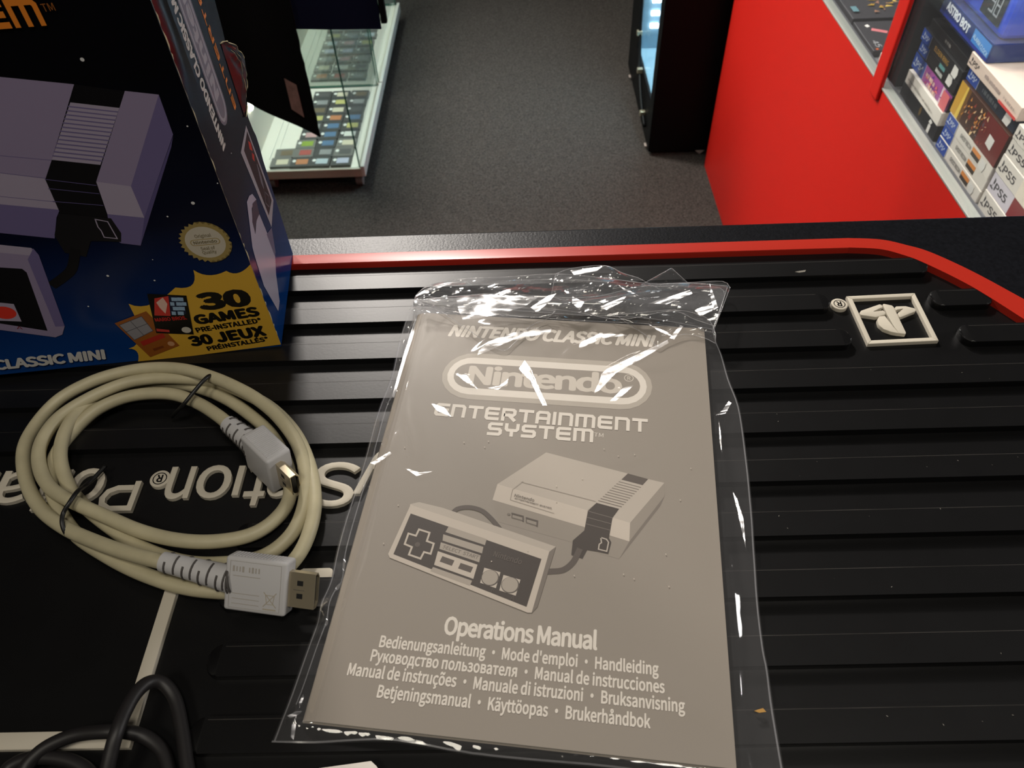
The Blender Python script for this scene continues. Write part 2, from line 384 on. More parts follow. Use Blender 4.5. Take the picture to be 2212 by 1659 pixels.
L = MB(); L.prism([(-129.6*KZ, 200*KZ), (-132.6*KZ, 200*KZ), (-132.6*KZ, 184*KZ), (-129.6*KZ, 184*KZ)], FZ-.2, LZ, white_rubber, .35); part('letter', L, mt, 40)
pp = MB()      # the P with its worn off stem
V, F = ribbon([(-176.6, 191.5), (-176.6, 178.6), (-186, 178.6), (-189.6, 181), (-190.4, 184.2), (-188.8, 187.6), (-185, 189.4), (-179.3, 189.4)], 2.6)
for f in F: pp.prism([(V[i][0]*KZ, V[i][1]*KZ) for i in f], FZ-.2, LZ, white_rubber)
part('letter', pp, mt, 40, label='raised white letter with its stem worn off')
gl = MB(); gl.prism([(-150.0, 80), (-144.6, 80), (-144.6, 141), (-150.0, 141)], FZ-.2, LZ, white_rubber, 0.5); gl.prism([(-330, 80), (-150.1, 80), (-150.1, 86.1), (-330, 86.1)], FZ-.2, LZ, white_rubber, 0.5)
part('logo_frame', gl, mt, 40, label='corner of a large raised white frame')
gl = MB(); gl.prism(pill(-96, -82.0, 142.5, 148.4, 1.5), FZ-.2, LZ, white_rubber, 0.4); part('logo_stroke', gl, mt, 40)

# ---------------------------------------------------------------- the instruction booklet
BA = math.radians(-6.95); BU = np.array([math.cos(BA), math.sin(BA), 0]); BV = np.array([-math.sin(BA), math.cos(BA), 0]); BO = np.array([-83.2, 86.6, 0.0])
BW, BH, ZC = 150.5, 208.8, 4.0
def bk(u, v, z): return BO + BU*u + BV*v + np.array([0, 0, z])
bl = thing('instruction_booklet', 'grey game console instruction booklet lying inside a clear plastic bag', 'booklet', tuple(bk(BW/2, BH/2, 0.6)))
cover = mat('cover_grey', (144, 136, 126), 0.46, spec=0.35)
paper = mat('paper_edge', (205, 198, 184), 0.8)
white_ink = ink((216, 209, 199), 0.45)
def slab(z0, z1, m, r, ins=0.0, nseg=6):
    s = MB(); prof = []
    for i in range(nseg+1):     # rounded spine on the left
        a = math.pi/2*i/nseg; prof.append((ins + r*(1-math.sin(a)), z1 - r*0.4*(1-math.cos(a))))
    prof = prof[::-1]
    top = prof + [(BW-ins, z1)]; n = len(top); vs = []; fs = []
    for (u, z) in top:
        for v in (ins, BH-ins): vs += [bk(u, v, z), bk(u, v, max(0.86, z-(z1-z0)) if z0 > 3 else z0)]
    for i in range(n-1):
        a, c2 = i*4, (i+1)*4
        fs += [(a, c2, c2+2, a+2), (a+1, a+3, c2+3, c2+1), (a, a+1, c2+1, c2), (a+2, c2+2, c2+3, a+3)]
    fs += [(0, 2, 3, 1), ((n-1)*4, (n-1)*4+1, (n-1)*4+3, (n-1)*4+2)]
    s.add(vs, fs, m); return s
part('back_cover', slab(0.6, 0.85, cover, 0.2), bl)
part('pages', slab(0.86, 3.7, paper, 6.0, 0.5), bl)
cv = slab(3.71, ZC, cover, 7.0)
A = Art(cv, BO + np.array([0, 0, ZC]), BU, BV, 0.03, 0.005)
def c4(l): return [(780+p[0]/3.072, 940+p[1]/3.072) for p in l]
def c7(l): return [(860+p[0]/2.836, 540+p[1]/2.836) for p in l]
A.text('NINTENDO CLASSIC MINI', (967, 725), (1418, 749), 7.6, white_ink, 0.045, 0.28, space=0.97)
u0, v1 = A.uv(955, 810); u1, v2 = A.uv(1409, 840); ut, vt = A.uv(1190, 773); ub, vb = A.uv(1170, 873); lo = ink((174, 166, 155)); vt -= 0.0
su, svb, svt = (u0, u1), vb, vt
A.stadium(u0, u1, vb, vt, lo); wd = (vt-vb)
A.stadium(u0+wd*.085, u1-wd*.085, vb+wd*.10, vt-wd*.10, white_ink); A.stadium(u0+wd*.19, u1-wd*.19, vb+wd*.235, vt-wd*.235, cover)
um, vm = (u0+u1)/2, (vb+vt)/2
A.text('Nintendo', (u0+wd*.42, vb+wd*.335), (u1-wd*.47, vb+wd*.335), wd*.36, ink((198, 190, 179)), 0.035, px=False, space=0.95)
rr = wd*.07; rc = (u1-wd*.37, vb+wd*.66)
Vq, Fq = ribbon([(rc[0]+rr*math.cos(t), rc[1]+rr*math.sin(t)) for t in [2*math.pi*i/20 for i in range(20)]], rr*.2, True); A.raw(Vq, Fq, ink((198, 190, 179)))
A.text('R', (rc[0]-rr*.35, rc[1]-rr*.5), (rc[0]+rr*.4, rc[1]-rr*.5), rr, ink((198, 190, 179)), 0.01, px=False)
A.text('ENTERTAINMENT', (936, 899), (1399, 936), 7.8, white_ink, block=True, w=0.30, gap=0.50)
A.text('SYSTEM', (1051, 940), (1281, 956), 7.6, white_ink, block=True, w=0.30, gap=0.50)
A.text('TM', (1283, 943), (1303, 945), 2.2, white_ink, 0.0)
# the picture of the console
A.k = 1
L1, L2, L3, G1, G2, DK, DK2 = [ink(c) for c in ((178, 169, 158), (190, 180, 168), (164, 155, 144), (144, 136, 126), (120, 112, 104), (70, 63, 58), (92, 84, 78))]
shade = ink((110, 103, 94))
P = lambda l, m: A.poly(c4(l), m)
P([(872, 430), (1487, 612), (1440, 722), (912, 577)], G1)
P([(1640, 665), (1780, 706), (1712, 822), (1560, 780)], G1)
P([(1780, 706), (2015, 402), (1985, 470), (1712, 822)], G2)
P([(905, 325), (1228, 115), (1770, 255), (1562, 450), (1505, 500)], L1)
P([(905, 325), (1505, 500), (1487, 612), (872, 430)], L2)
P([(1905, 292), (2012, 317), (1785, 582), (1662, 550), (1712, 490)], L1)
P([(1668, 548), (1785, 582), (1780, 706), (1645, 665)], L2)
P([(1785, 582), (2012, 317), (2016, 402), (1780, 706)], G1)
P([(1770, 255), (1905, 292), (1868, 333), (1728, 296)], DK2)
P([(1728, 296), (1868, 333), (1712, 490), (1562, 450)], L1)
for i in range(1, 11):
    t = i/11; a = (1728+(1562-1728)*t, 296+(450-296)*t); c2 = (1868+(1712-1868)*t, 333+(490-333)*t); A.stroke(c4([a, c2]), 0.42, G2)
P([(1562, 450), (1712, 490), (1668, 550), (1505, 505)], DK); P([(1505, 505), (1668, 550), (1645, 682), (1480, 640)], DK)
for t in (0.0, .3, .62): A.stroke(c4([(1505-25*t, 505+135*t), (1668-23*t, 550+132*t)]), 0.22, G2)
P([(1480, 635), (1640, 676), (1660, 712), (1640, 790), (1560, 772), (1500, 762), (1468, 820), (1395, 795), (1405, 700)], DK)
A.stroke(c4([(1590, 680), (1628, 692), (1642, 712), (1630, 772), (1575, 758), (1580, 725), (1595, 715), (1590, 680)]), 0.5, L1)
A.stroke(c4([(1445, 770), (1405, 845), (1340, 895), (1255, 905)]), 2.4, DK2, smooth=6)
A.text('Nintendo', c4([(1015, 408)])[0], c4([(1147, 443)])[0], 1.4, G2, 0.02)
A.text('ENTERTAINMENT SYSTEM', c4([(1018, 425)])[0], c4([(1262, 493)])[0], 0.7, G2, block=True, w=.3)
A.stroke(c4([(1062, 312), (1555, 440)]), 0.22, G1); A.stroke(c4([(1075, 308), (1005, 362), (990, 430), (1280, 520)]), 0.2, G1)
for q in ([(1002, 520), (1075, 540), (1075, 570)], [(1097, 550), (1170, 571), (1167, 603)]): A.stroke(c4(q), 0.6, DK2)
A.stroke(c4([(1002, 520), (1000, 548), (1072, 568)]), 0.25, DK2); A.stroke(c4([(1097, 550), (1095, 580), (1165, 602)]), 0.25, DK2); A.ellipse(c4([(980, 526)])[0], .7, .5, G2)
# the picture of the controller
A.stroke(c4([(598, 530), (640, 490), (720, 480), (800, 502), (860, 552), (912, 612)]), 2.0, DK2, smooth=6)
P([(1130, 1182), (1250, 772), (1292, 742), (1170, 1140)], G2)
P([(325, 460), (385, 446), (545, 485), (1292, 742), (1250, 775), (560, 575), (330, 520)], L1)
P([(330, 462), (345, 470), (1250, 772), (1132, 1180), (1105, 1180), (190, 815), (180, 790)], L2)
P([(330, 522), (1197, 824), (1098, 1142), (215, 792)], DK)
P([(582, 607), (834, 692), (822, 732), (560, 645)], L3); P([(546, 660), (812, 744), (803, 787), (541, 702)], L3); P([(530, 713), (794, 800), (784, 846), (520, 757)], L3)
P([(478, 877), (737, 968), (722, 1002), (460, 905)], L3)
P([(510, 772), (773, 862), (745, 956), (485, 863)], L2)
for a, c2 in (((550, 830), (592, 845)), ((672, 875), (716, 890))): A.stroke(c4([a, c2]), 2.6, DK2)
A.text('SELECT  START', c4([(540, 752)])[0], c4([(775, 826)])[0], 1.5, G2, 0.01)
cross = c4([(385, 628), (455, 650), (437, 705), (483, 722), (462, 790), (418, 778), (395, 822), (318, 795), (338, 745), (290, 725), (315, 655), (365, 670)])
A.stroke(cross, 0.8, L2, True); A.ellipse(c4([(375, 728)])[0], 1.1, 1.1, DK2)
for sq, c2 in (([(818, 882), (925, 912), (895, 1018), (790, 982)], (857, 950)), ([(945, 930), (1058, 962), (1026, 1068), (917, 1033)], (990, 998))):
    P(sq, L2); A.ellipse(c4([c2])[0], 3.6, 3.5, DK2); A.ellipse(c4([(c2[0]-2, c2[1]-3)])[0], 3.2, 3.2, L3)
A.text('Nintendo', c4([(875, 806)])[0], c4([(1062, 862)])[0], 2.4, DK2, 0.02)
A.text('B', c4([(862, 1042)])[0], c4([(880, 1048)])[0], 1.6, DK2); A.text('A', c4([(988, 1094)])[0], c4([(1012, 1102)])[0], 1.9, DK2)
rnd = random.Random(5)
for i in range(22):
    a, c2 = rnd.uniform(12, BW-8), rnd.uniform(55, 130); A.ellipse((a, c2), .28, .28, L2, 8, px=False)
# the titles
A.k = 1
tx = ink((218, 211, 201), 0.45)
A.text('Operations Manual', (957, 1369), (1290, 1403), 6.7, tx, 0.03, space=.96)
A.text("Bedienungsanleitung · Mode d'emploi · Handleiding", (818, 1397), (1423, 1458), 4.25, tx, 0.026)
A.text('Руководство пользователя · Manual de instrucciones', (799, 1427.5), (1436, 1497), 4.25, tx, 0.026)
A.text('Manual de instruções · Manuale di istruzioni · Bruksanvisning', (749, 1457.5), (1480, 1539), 4.25, tx, 0.026)
A.text('Betjeningsmanual · Käyttöopas · Brukerhåndbok', (813, 1506), (1405, 1573), 4.25, tx, 0.026)
part('front_cover', cv, bl)

# ---------------------------------------------------------------- the clear plastic bag
clear = film('clear_film', 0.022, (0.85, 0.85, 0.88), 0.05, 1.0)
clear_crumple = film('clear_film_crumpled', 0.045, (0.85, 0.86, 0.9), 0.09, 1.2)
seam_mat = film('clear_film_seam', 0.16, (0.9, 0.9, 0.95), 0.12, 1.6)
clear_glint = film('clear_film_glint', 0.04, (0.85, 0.86, 0.9), 0.16, 0.32)
edge_mat = film('clear_film_edge', 0.22, (0.9, 0.9, 0.95), 0.15, 2.0)
bag = thing('plastic_bag', 'clear crinkled plastic bag with a folded open top around the booklet', 'bag', (0, 190, 0))
rc_ = random.Random(11)
CREASES = [(rc_.uniform(0, math.pi), rc_.uniform(0, 1), rc_.uniform(.7, 1.3)) for _ in range(9)]
def crease(x, y, sc_, n=6):
    h = 0
    for i in range(n):
        a, ph, f = CREASES[i]; t = (x*math.cos(a)+y*math.sin(a))/sc_*f + ph; h += abs(t-math.floor(t)-.5)*2/f
    return h/n - .5
def fold(x, y, L, seed):     # long straight creases, most of them running along the bag's mouth
    r_ = random.Random(seed*7+1); h = 0
    for i in range(7):
        a = math.pi/2 + r_.gauss(0, .22) if i < 4 else r_.uniform(.3, 2.8); l = L*r_.uniform(.7, 1.5)*(1.0 if i < 4 else 2.6); ph = r_.random(); w = r_.uniform(.5, 1)*(1 if i < 4 else 1.5)
        q = (x + 3*nz(x, y, 40, i))*math.cos(a) + (y + 2*nz(y, x, 30, i+9))*math.sin(a); t = q/l + ph; h += w*(abs(t-math.floor(t)-.5)*2-.5)*(l/L)**.7
    return h/2.2
def nz(x, y, s, k=0): return mnoise.noise(Vector((x/s, y/s, 3.1*k)))
def curve_pts(px, z): return [onZ(p[0], p[1], z) for p in px]
def along(P, t):
    P = [np.array(p) for p in P]; d = [0]
    for i in range(1, len(P)): d.append(d[-1]+np.linalg.norm(P[i]-P[i-1]))
    x = t*d[-1]
    for i in range(1, len(P)):
        if x <= d[i] or i == len(P)-1: return P[i-1] + (P[i]-P[i-1])*((x-d[i-1])/max(1e-9, d[i]-d[i-1]))
Lc = [tuple(p) for p in catmull(curve_pts([(588, 1603), (628, 1503), (661, 1412), (684, 1351), (692, 1308), (714, 1262), (730, 1189), (756, 1098), (785, 1008), (814, 900), (845, 822), (863, 741), (885, 676), (893, 652)], 0.8), 4)]
Rc = [tuple(p) for p in catmull(curve_pts([(1703, 1700), (1692, 1659), (1672, 1540), (1660, 1450), (1650, 1400), (1638, 1300), (1630, 1180), (1625, 1100), (1610, 960), (1597, 880), (1575, 820), (1560, 770), (1548, 745), (1540, 716)], 0.8), 4)]
Bc = [tuple(p) for p in catmull(curve_pts([(588, 1603), (680, 1606), (810, 1602), (880, 1607), (1000, 1628), (1100, 1640), (1324, 1661), (1500, 1685), (1703, 1700)], 0.8), 4)]
def bdist(x, y):
    d = np.array([x, y, 0]) - BO; u, v = float(np.dot(d, BU)), float(np.dot(d, BV))
    du, dv = max(-u, u-BW, 0), max(-v, v-BH, 0); return math.hypot(du, dv), u, v
RIDGES = []
for pts, h, w in (([(1022, 768), (1060, 742), (1120, 725), (1190, 714)], 1.5, 2.2), ([(1232, 874), (1275, 838), (1312, 806), (1360, 778), (1440, 742)], 1.9, 2.0), ([(1108, 778), (1140, 800), (1160, 850), (1180, 900), (1250, 960)], 1.2, 2.0),
                  ([(1200, 790), (1240, 752), (1300, 730), (1365, 735)], 1.3, 2.0), ([(1318, 862), (1340, 845), (1370, 838)], 1.2, 1.6), ([(1420, 742), (1450, 725), (1468, 706)], 1.5, 2.0), ([(985, 812), (1010, 822), (1030, 840)], .9, 2.4),
                  ([(800, 985), (840, 960), (850, 930)], .8, 3.0), ([(880, 880), (900, 960), (905, 1000)], .7, 3.0), ([(1260, 1000), (1330, 1000), (1400, 985)], .4, 1.5), ([(1410, 1440), (1470, 1500), (1540, 1570)], .5, 4.0),
                  ([(1572, 870), (1565, 890), (1548, 895)], 1.4, 1.6), ([(1552, 905), (1555, 960), (1562, 1040)], 1.0, 2.0), ([(1585, 1060), (1602, 1110), (1612, 1200)], 1.3, 1.8), ([(1565, 1100), (1580, 1250), (1600, 1420)], 0.8, 2.6),
                  ([(640, 1530), (632, 1560), (628, 1590)], 2.2, 2.0), ([(620, 1560), (650, 1540), (655, 1515)], 1.6, 1.8), ([(645, 1580), (660, 1575), (680, 1580)], 1.5, 2.0)):
    RIDGES.append(([onZ(p[0], p[1], ZC)[:2] for p in pts], (.22+.12*h)*w*1.25, w*1.25))
def ridge(x, y):
    h = 0
    for P_, hh_, w in RIDGES:
        best = 1e9; bt = 0; n = len(P_)-1
        for i in range(n):
            a, c2 = P_[i], P_[i+1]; d = c2-a; t = max(0, min(1, ((x-a[0])*d[0]+(y-a[1])*d[1])/(d[0]**2+d[1]**2)))
            q = math.hypot(x-a[0]-d[0]*t, y-a[1]-d[1]*t)
            if q < best: best = q; bt = (i+t)/n
        if best < 3*w: h += hh_*math.exp(-(best/w)**2)*math.sin(math.pi*min(1, max(0.08, bt*.84+.08)))
    return h
def film_z(x, y):
    d, u, v = bdist(x, y)
    top = ZC + 0.45; base = 0.9
    k = math.exp(-(d/5.5)**2); z = base + (top-base)*k
    z += ridge(x, y)
    if -1 < u < 8 and d < .5: z -= 2.6*(1-math.cos(math.pi/2*min(1, (8-u)/8)))
    inside = max(0, min(1, 1-d/4)); lft = max(0, 1-abs(u-8)/22); upr = max(0, min(1, (v-130)/60))
    z += inside*(0.25*max(0, nz(x, y, 44, 1)+.15) + (0.09+.12*lft)*abs(nz(u*1.5, v*.7, 13, 2))*(.3+.7*upr+.3*lft) + .05*abs(nz(u*2.2+v*.4, v*.5, 11, 4)))
    z += (1-inside)*(1.1*abs(nz(u*1.6, v*.55, 13, 5)) + .5*max(0, crease(x, y, 17)))
    return max(z, ZC+0.32-(2.7*(1-math.cos(math.pi/2*min(1, max(0, (8-u)/8))))) if d <= .3 else 0.5)
def fA(s_, t_):
    a, c2 = along(Lc, t_), along(Rc, t_); p = a + (c2-a)*s_
    w = (1-t_)**10; q = along(Bc, s_) - (np.array(Bc[0]) + (np.array(Bc[-1])-np.array(Bc[0]))*s_); p = p + q*w
    return (p[0], p[1], film_z(p[0], p[1]))
fA_mb = MB().grid(fA, 170, 230, clear); part('front_film', fA_mb, bag, True)
def fBk(s_, t_):
    a, c2 = along(Lc, t_), along(Rc, t_); p = a + (c2-a)*s_
    w = (1-t_)**10; q = along(Bc, s_) - (np.array(Bc[0]) + (np.array(Bc[-1])-np.array(Bc[0]))*s_); p = p + q*w
    return (p[0], p[1], 0.32)
part('back_film', MB().grid(fBk, 40, 60, clear), bag, True)
# the crumpled open end beyond the booklet and the layers folded over it
def sheet(lo_px, hi_px, z0, z1, bulge, amp, scale_, nu, nv, seed, m, name, smooth=False, lowz=0.4):
    lo_c = catmull([(p[0], p[1], 0) for p in lo_px], 6); hi_c = catmull([(p[0], p[1], 0) for p in hi_px], 6)
    def fn(s_, t_):
        a, c2 = along(lo_c, s_), along(hi_c, s_); p = a + (c2-a)*t_; z = z0 + (z1-z0)*t_ + bulge*math.sin(math.pi*t_)
        g = onZ(p[0], p[1], z); x, y = g[0]+seed*37, g[1]-seed*11
        e = min(1, 6*min(s_, 1-s_, t_, 1-t_)+.25)
        dz = amp*(fold(x, y, scale_, seed) + .35*nz(x, y, scale_*1.5, seed))*e
        g = onZ(p[0], p[1], max(lowz, z+dz)); return (g[0], g[1], g[2])
    part(name, MB().grid(fn, nu, nv, m), bag, smooth)
    for ed in ([fn(i/60, 1) for i in range(61)], [fn(i/60, 0) for i in range(61)], [fn(0, i/16) for i in range(17)], [fn(1, i/16) for i in range(17)]):
        part('film_edge', MB().tube([(p[0], p[1], p[2]+.1) for p in ed], .16, edge_mat, 5), bag, True)
sheet([(893, 660), (1000, 672), (1240, 692), (1400, 700), (1540, 718)], [(897, 640), (925, 617), (995, 603), (1100, 598), (1200, 592), (1300, 600), (1400, 612), (1480, 611), (1560, 608), (1577, 622)], 4.6, 9, 5, 5.5, 14, 150, 34, 1, clear_crumple, 'mouth_film')
sheet([(893, 654), (1000, 662), (1240, 680), (1400, 688), (1540, 712)], [(900, 636), (930, 622), (1000, 612), (1100, 606), (1200, 604), (1300, 608), (1400, 618), (1480, 618), (1555, 622), (1565, 640)], .6, 1.6, .5, 1.6, 16, 90, 20, 2, clear_crumple, 'mouth_film')
sheet([(915, 655), (1000, 676), (1110, 664), (1230, 672), (1340, 690), (1450, 672), (1500, 690), (1545, 705)], [(905, 648), (985, 640), (1080, 634), (1200, 642), (1290, 640), (1380, 620), (1480, 612), (1572, 618)], 9, 13, 3, 4.2, 15, 150, 30, 3, clear_crumple, 'flap_or_glint', lowz=5.2)
sheet([(897, 646), (960, 678), (1010, 712), (1080, 756), (1110, 742), (1145, 705), (1180, 690)], [(920, 640), (1000, 652), (1060, 660), (1110, 664), (1130, 666), (1160, 668), (1200, 672)], 5.6, 9, 1, 1.6, 26, 60, 20, 4, clear, 'flap_or_glint', True, lowz=5.0)
sheet([(1360, 702), (1400, 728), (1420, 748), (1440, 735), (1480, 722), (1520, 730), (1545, 742)], [(1330, 680), (1380, 676), (1420, 672), (1450, 670), (1490, 674), (1530, 690), (1546, 722)], 5.8, 9, 1, 1.6, 18, 50, 18, 5, clear, 'flap_or_glint', True, lowz=5.0)
sheet([(1190, 640), (1230, 650), (1300, 645), (1380, 632), (1430, 628)], [(1200, 592), (1235, 580), (1306, 574), (1345, 590), (1378, 600)], 11, 19, 2, 6, 10, 60, 30, 6, clear_crumple, 'crumpled_corner', lowz=5)
sheet([(1385, 615), (1430, 616), (1490, 615)], [(1440, 585), (1450, 580), (1458, 586)], 10, 20, 1, 3, 9, 12, 10, 7, clear_crumple, 'crumpled_corner', lowz=5)
# highlight streaks: added film patches tilted to mirror the ceiling lamp at the camera
def glint_facet(px, z, amp=.5):
    cx_, cy_ = sum(p[0] for p in px)/len(px), sum(p[1] for p in px)/len(px)
    g0 = onZ(cx_, cy_, z); vd = np.array([0, 0, CAMZ]) - g0; ld = np.array([-560, 2330, 1500]) - g0; hv = vd/np.linalg.norm(vd) + ld/np.linalg.norm(ld); hv /= np.linalg.norm(hv)
    ff = MB(); bmf = bmesh.new(); bmesh.ops.triangulate(bmf, faces=[bmf.faces.new([bmf.verts.new(on_plane(x, y, g0, hv)) for x, y in px])])
    bmesh.ops.subdivide_edges(bmf, edges=bmf.edges[:], cuts=7, use_grid_fill=True)
    for v in bmf.verts: v.co = v.co + Vector(hv)*amp*(.5*nz(v.co.x, v.co.y*1.8, 9, 2) + .25*nz(v.co.x*.6, v.co.y*2.5, 4, 5))
    ff.frombm(bmf, clear_glint); part('flap_or_glint', ff, bag, True)
glint_facet(((985, 640), (1060, 636), (1165, 641), (1130, 664), (1075, 680), (1000, 692), (990, 668)), 17.5, .9)
for px, z in ((((1400, 656), (1450, 640), (1490, 626), (1496, 634), (1440, 657)), 18), (((1533, 612), (1543, 640), (1551, 664), (1541, 670), (1535, 642)), 16), (((1500, 670), (1530, 656), (1547, 648), (1538, 672), (1512, 682)), 17),
              (((1296, 662), (1330, 648), (1354, 638), (1344, 652), (1310, 670)), 18), (((1236, 640), (1262, 652), (1252, 668), (1236, 656)), 18), (((1146, 664), (1185, 638), (1202, 634), (1182, 656), (1160, 676)), 18.5),
              (((1232, 584), (1302, 575), (1288, 586), (1240, 594)), 22), (((925, 622), (960, 612), (995, 608), (960, 618), (930, 630)), 10), (((1400, 700), (1440, 716), (1455, 728), (1425, 716)), 11), (((1330, 612), (1368, 632), (1382, 640), (1350, 628)), 19)): glint_facet(px, z, .5)
for px, z in ((((1020, 770), (1055, 738), (1110, 718), (1192, 710), (1188, 719), (1110, 733), (1060, 756)), 6.2), (((1230, 876), (1268, 836), (1310, 798), (1380, 764), (1442, 734), (1444, 741), (1385, 776), (1330, 806), (1296, 842), (1250, 872)), 6.2), (((1108, 784), (1130, 774), (1148, 798), (1182, 876), (1172, 876), (1146, 824)), 6.0),
              (((1240, 746), (1296, 720), (1366, 724), (1300, 730), (1256, 752)), 6.2), (((1318, 866), (1345, 838), (1370, 831), (1350, 850), (1330, 866)), 5.8), (((983, 806), (1008, 810), (1032, 840), (1004, 824)), 5.6), (((1446, 730), (1470, 702), (1476, 705), (1456, 733)), 6.4), (((1052, 838), (1078, 834), (1098, 818), (1096, 828), (1076, 842)), 5.6),
              (((1574, 866), (1580, 870), (1567, 893), (1546, 897), (1560, 886)), 3), (((1582, 1060), (1592, 1076), (1606, 1120), (1612, 1190), (1603, 1150), (1590, 1092)), 3), (((1552, 905), (1557, 930), (1560, 980), (1555, 960)), 3),
              (((628, 1592), (631, 1562), (640, 1545), (639, 1570), (634, 1598)), 3.4), (((620, 1546), (640, 1536), (652, 1536), (648, 1542), (628, 1551)), 3.4), (((645, 1520), (655, 1500), (657, 1506), (650, 1524)), 3.4), (((897, 688), (904, 690), (878, 770), (852, 858), (847, 856), (870, 772)), 4.4), (((800, 1000), (842, 975), (846, 980), (810, 1004)), 4.9), (((872, 1010), (905, 1020), (935, 1018), (900, 1028)), 5.2), (((930, 870), (960, 880), (975, 900), (945, 888)), 5.2)): glint_facet(px, z, .35)
def seam(P_, w=2.2, off=1.2):
    m_ = MB(); n = len(P_); vs = []
    for i in range(n):
        a, c2 = np.array(P_[max(i-1, 0)]), np.array(P_[min(i+1, n-1)]); d = c2-a; d /= np.linalg.norm(d); nn = np.array([-d[1], d[0], 0])
        for k in (-.5, .5): q = np.array(P_[i])+nn*w*k; vs.append((q[0], q[1], film_z(q[0], q[1])+.15))
    m_.add(vs, [(2*i, 2*i+1, 2*i+3, 2*i+2) for i in range(n-1)], seam_mat); part('seam', m_, bag, True)
def shift(P_, dx): return [(p[0]+dx, p[1], p[2]) for p in P_]
seam(shift(Lc, 1.0), 0.6); seam(shift(Lc, 4.6)[3:], 0.5); seam(shift(Rc, -0.8), 0.6); seam(Bc, 0.6)
fl = MB(); q = [tuple(onZ(*p, 2.9)) for p in ((1629, 1536), (1637, 1533), (1648, 1530), (1655, 1538), (1640, 1540))]; fl.prism([(p[0], p[1]) for p in q], 2.8, 3.1, ink((170, 130, 70)))
tag(fl.build('paper_fleck'), 'tiny ochre fleck stuck on the right margin of the plastic bag', 'fleck')
# ---------------------------------------------------------------- the grey video cable
cordm = mat('cable_beige', (182, 174, 144), 0.5, noise=(90, 0.08))
plugm = mat('plug_grey', (190, 189, 190), 0.5, spec=.3); slotm = mat('slot_dark', (74, 70, 68), 0.7)
chrome = mat('plug_metal', (196, 184, 158), 0.28, 0.75, noise=(40, 0.05)); blackm = mat('black_plastic', (14, 14, 15), 0.5)
cb = thing('video_cable', 'coiled beige cable with two grey plugs, tied with black wire', 'cable', (-170, 195, -4))
path_px = [(492, 915, 10), (470, 897, 9), (430, 872, 7), (380, 853, 6), (325, 850, 5), (265, 860, 4), (205, 888, 3), (155, 935, 1.5), (120, 985, 1), (110, 1040, 1), (125, 1095, 1), (165, 1155, 1.5), (230, 1200, 2), (300, 1236, 2), (380, 1264, 2), (450, 1276, 2), (520, 1276, 1.5), (590, 1250, 1.5), (640, 1205, 3), (668, 1150, 4), (680, 1085, 5), (670, 1010, 5), (640, 940, 5), (590, 885, 5), (530, 850, 6), (465, 826, 6), (400, 818, 7), (330, 818, 6), (265, 830, 6), (190, 862, 6), (125, 905, 6), (88, 960, 6), (86, 1010, 6), (110, 1055, 6), (160, 1085, 6), (220, 1112, 5), (300, 1146, 4), (380, 1166, 4), (460, 1170, 4), (540, 1156, 4), (595, 1122, 4), (625, 1075, 3), (622, 1010, 1.5), (590, 945, 1.5), (545, 900, 2), (490, 862, 3), (430, 838, 2), (360, 826, 1), (290, 832, 1), (230, 850, 2.5), (175, 885, 4), (142, 930, 4.5), (130, 980, 4), (140, 1030, 2.5), (165, 1075, .8), (220, 1125, 0), (300, 1180, 0), (390, 1212, 0), (470, 1218, 0), (560, 1205, 1), (620, 1165, 3), (652, 1110, 4), (662, 1040, 6), (645, 965, 8), (605, 905, 10), (555, 862, 11.5), (500, 832, 12), (450, 812, 12), (395, 798, 11), (335, 795, 9), (270, 803, 8), (200, 824, 7), (130, 862, 5), (80, 915, 4), (52, 970, 3.5), (56, 1035, 3), (85, 1095, 3), (140, 1140, 4.5), (210, 1172, 7), (280, 1196, 9), (335, 1210, 10), (352, 1213, 10)]
cp_ = [tuple(onZ(p[0], p[1], p[2])) for p in path_px]; cpath = catmull(cp_, 7)
def nofloor(P_, r): return [(p[0], p[1], max(p[2], -3.9+r)) for p in P_]
RC = 3.05
part('cord', MB().tube(nofloor(cpath, RC), RC, cordm, 14), cb, True)
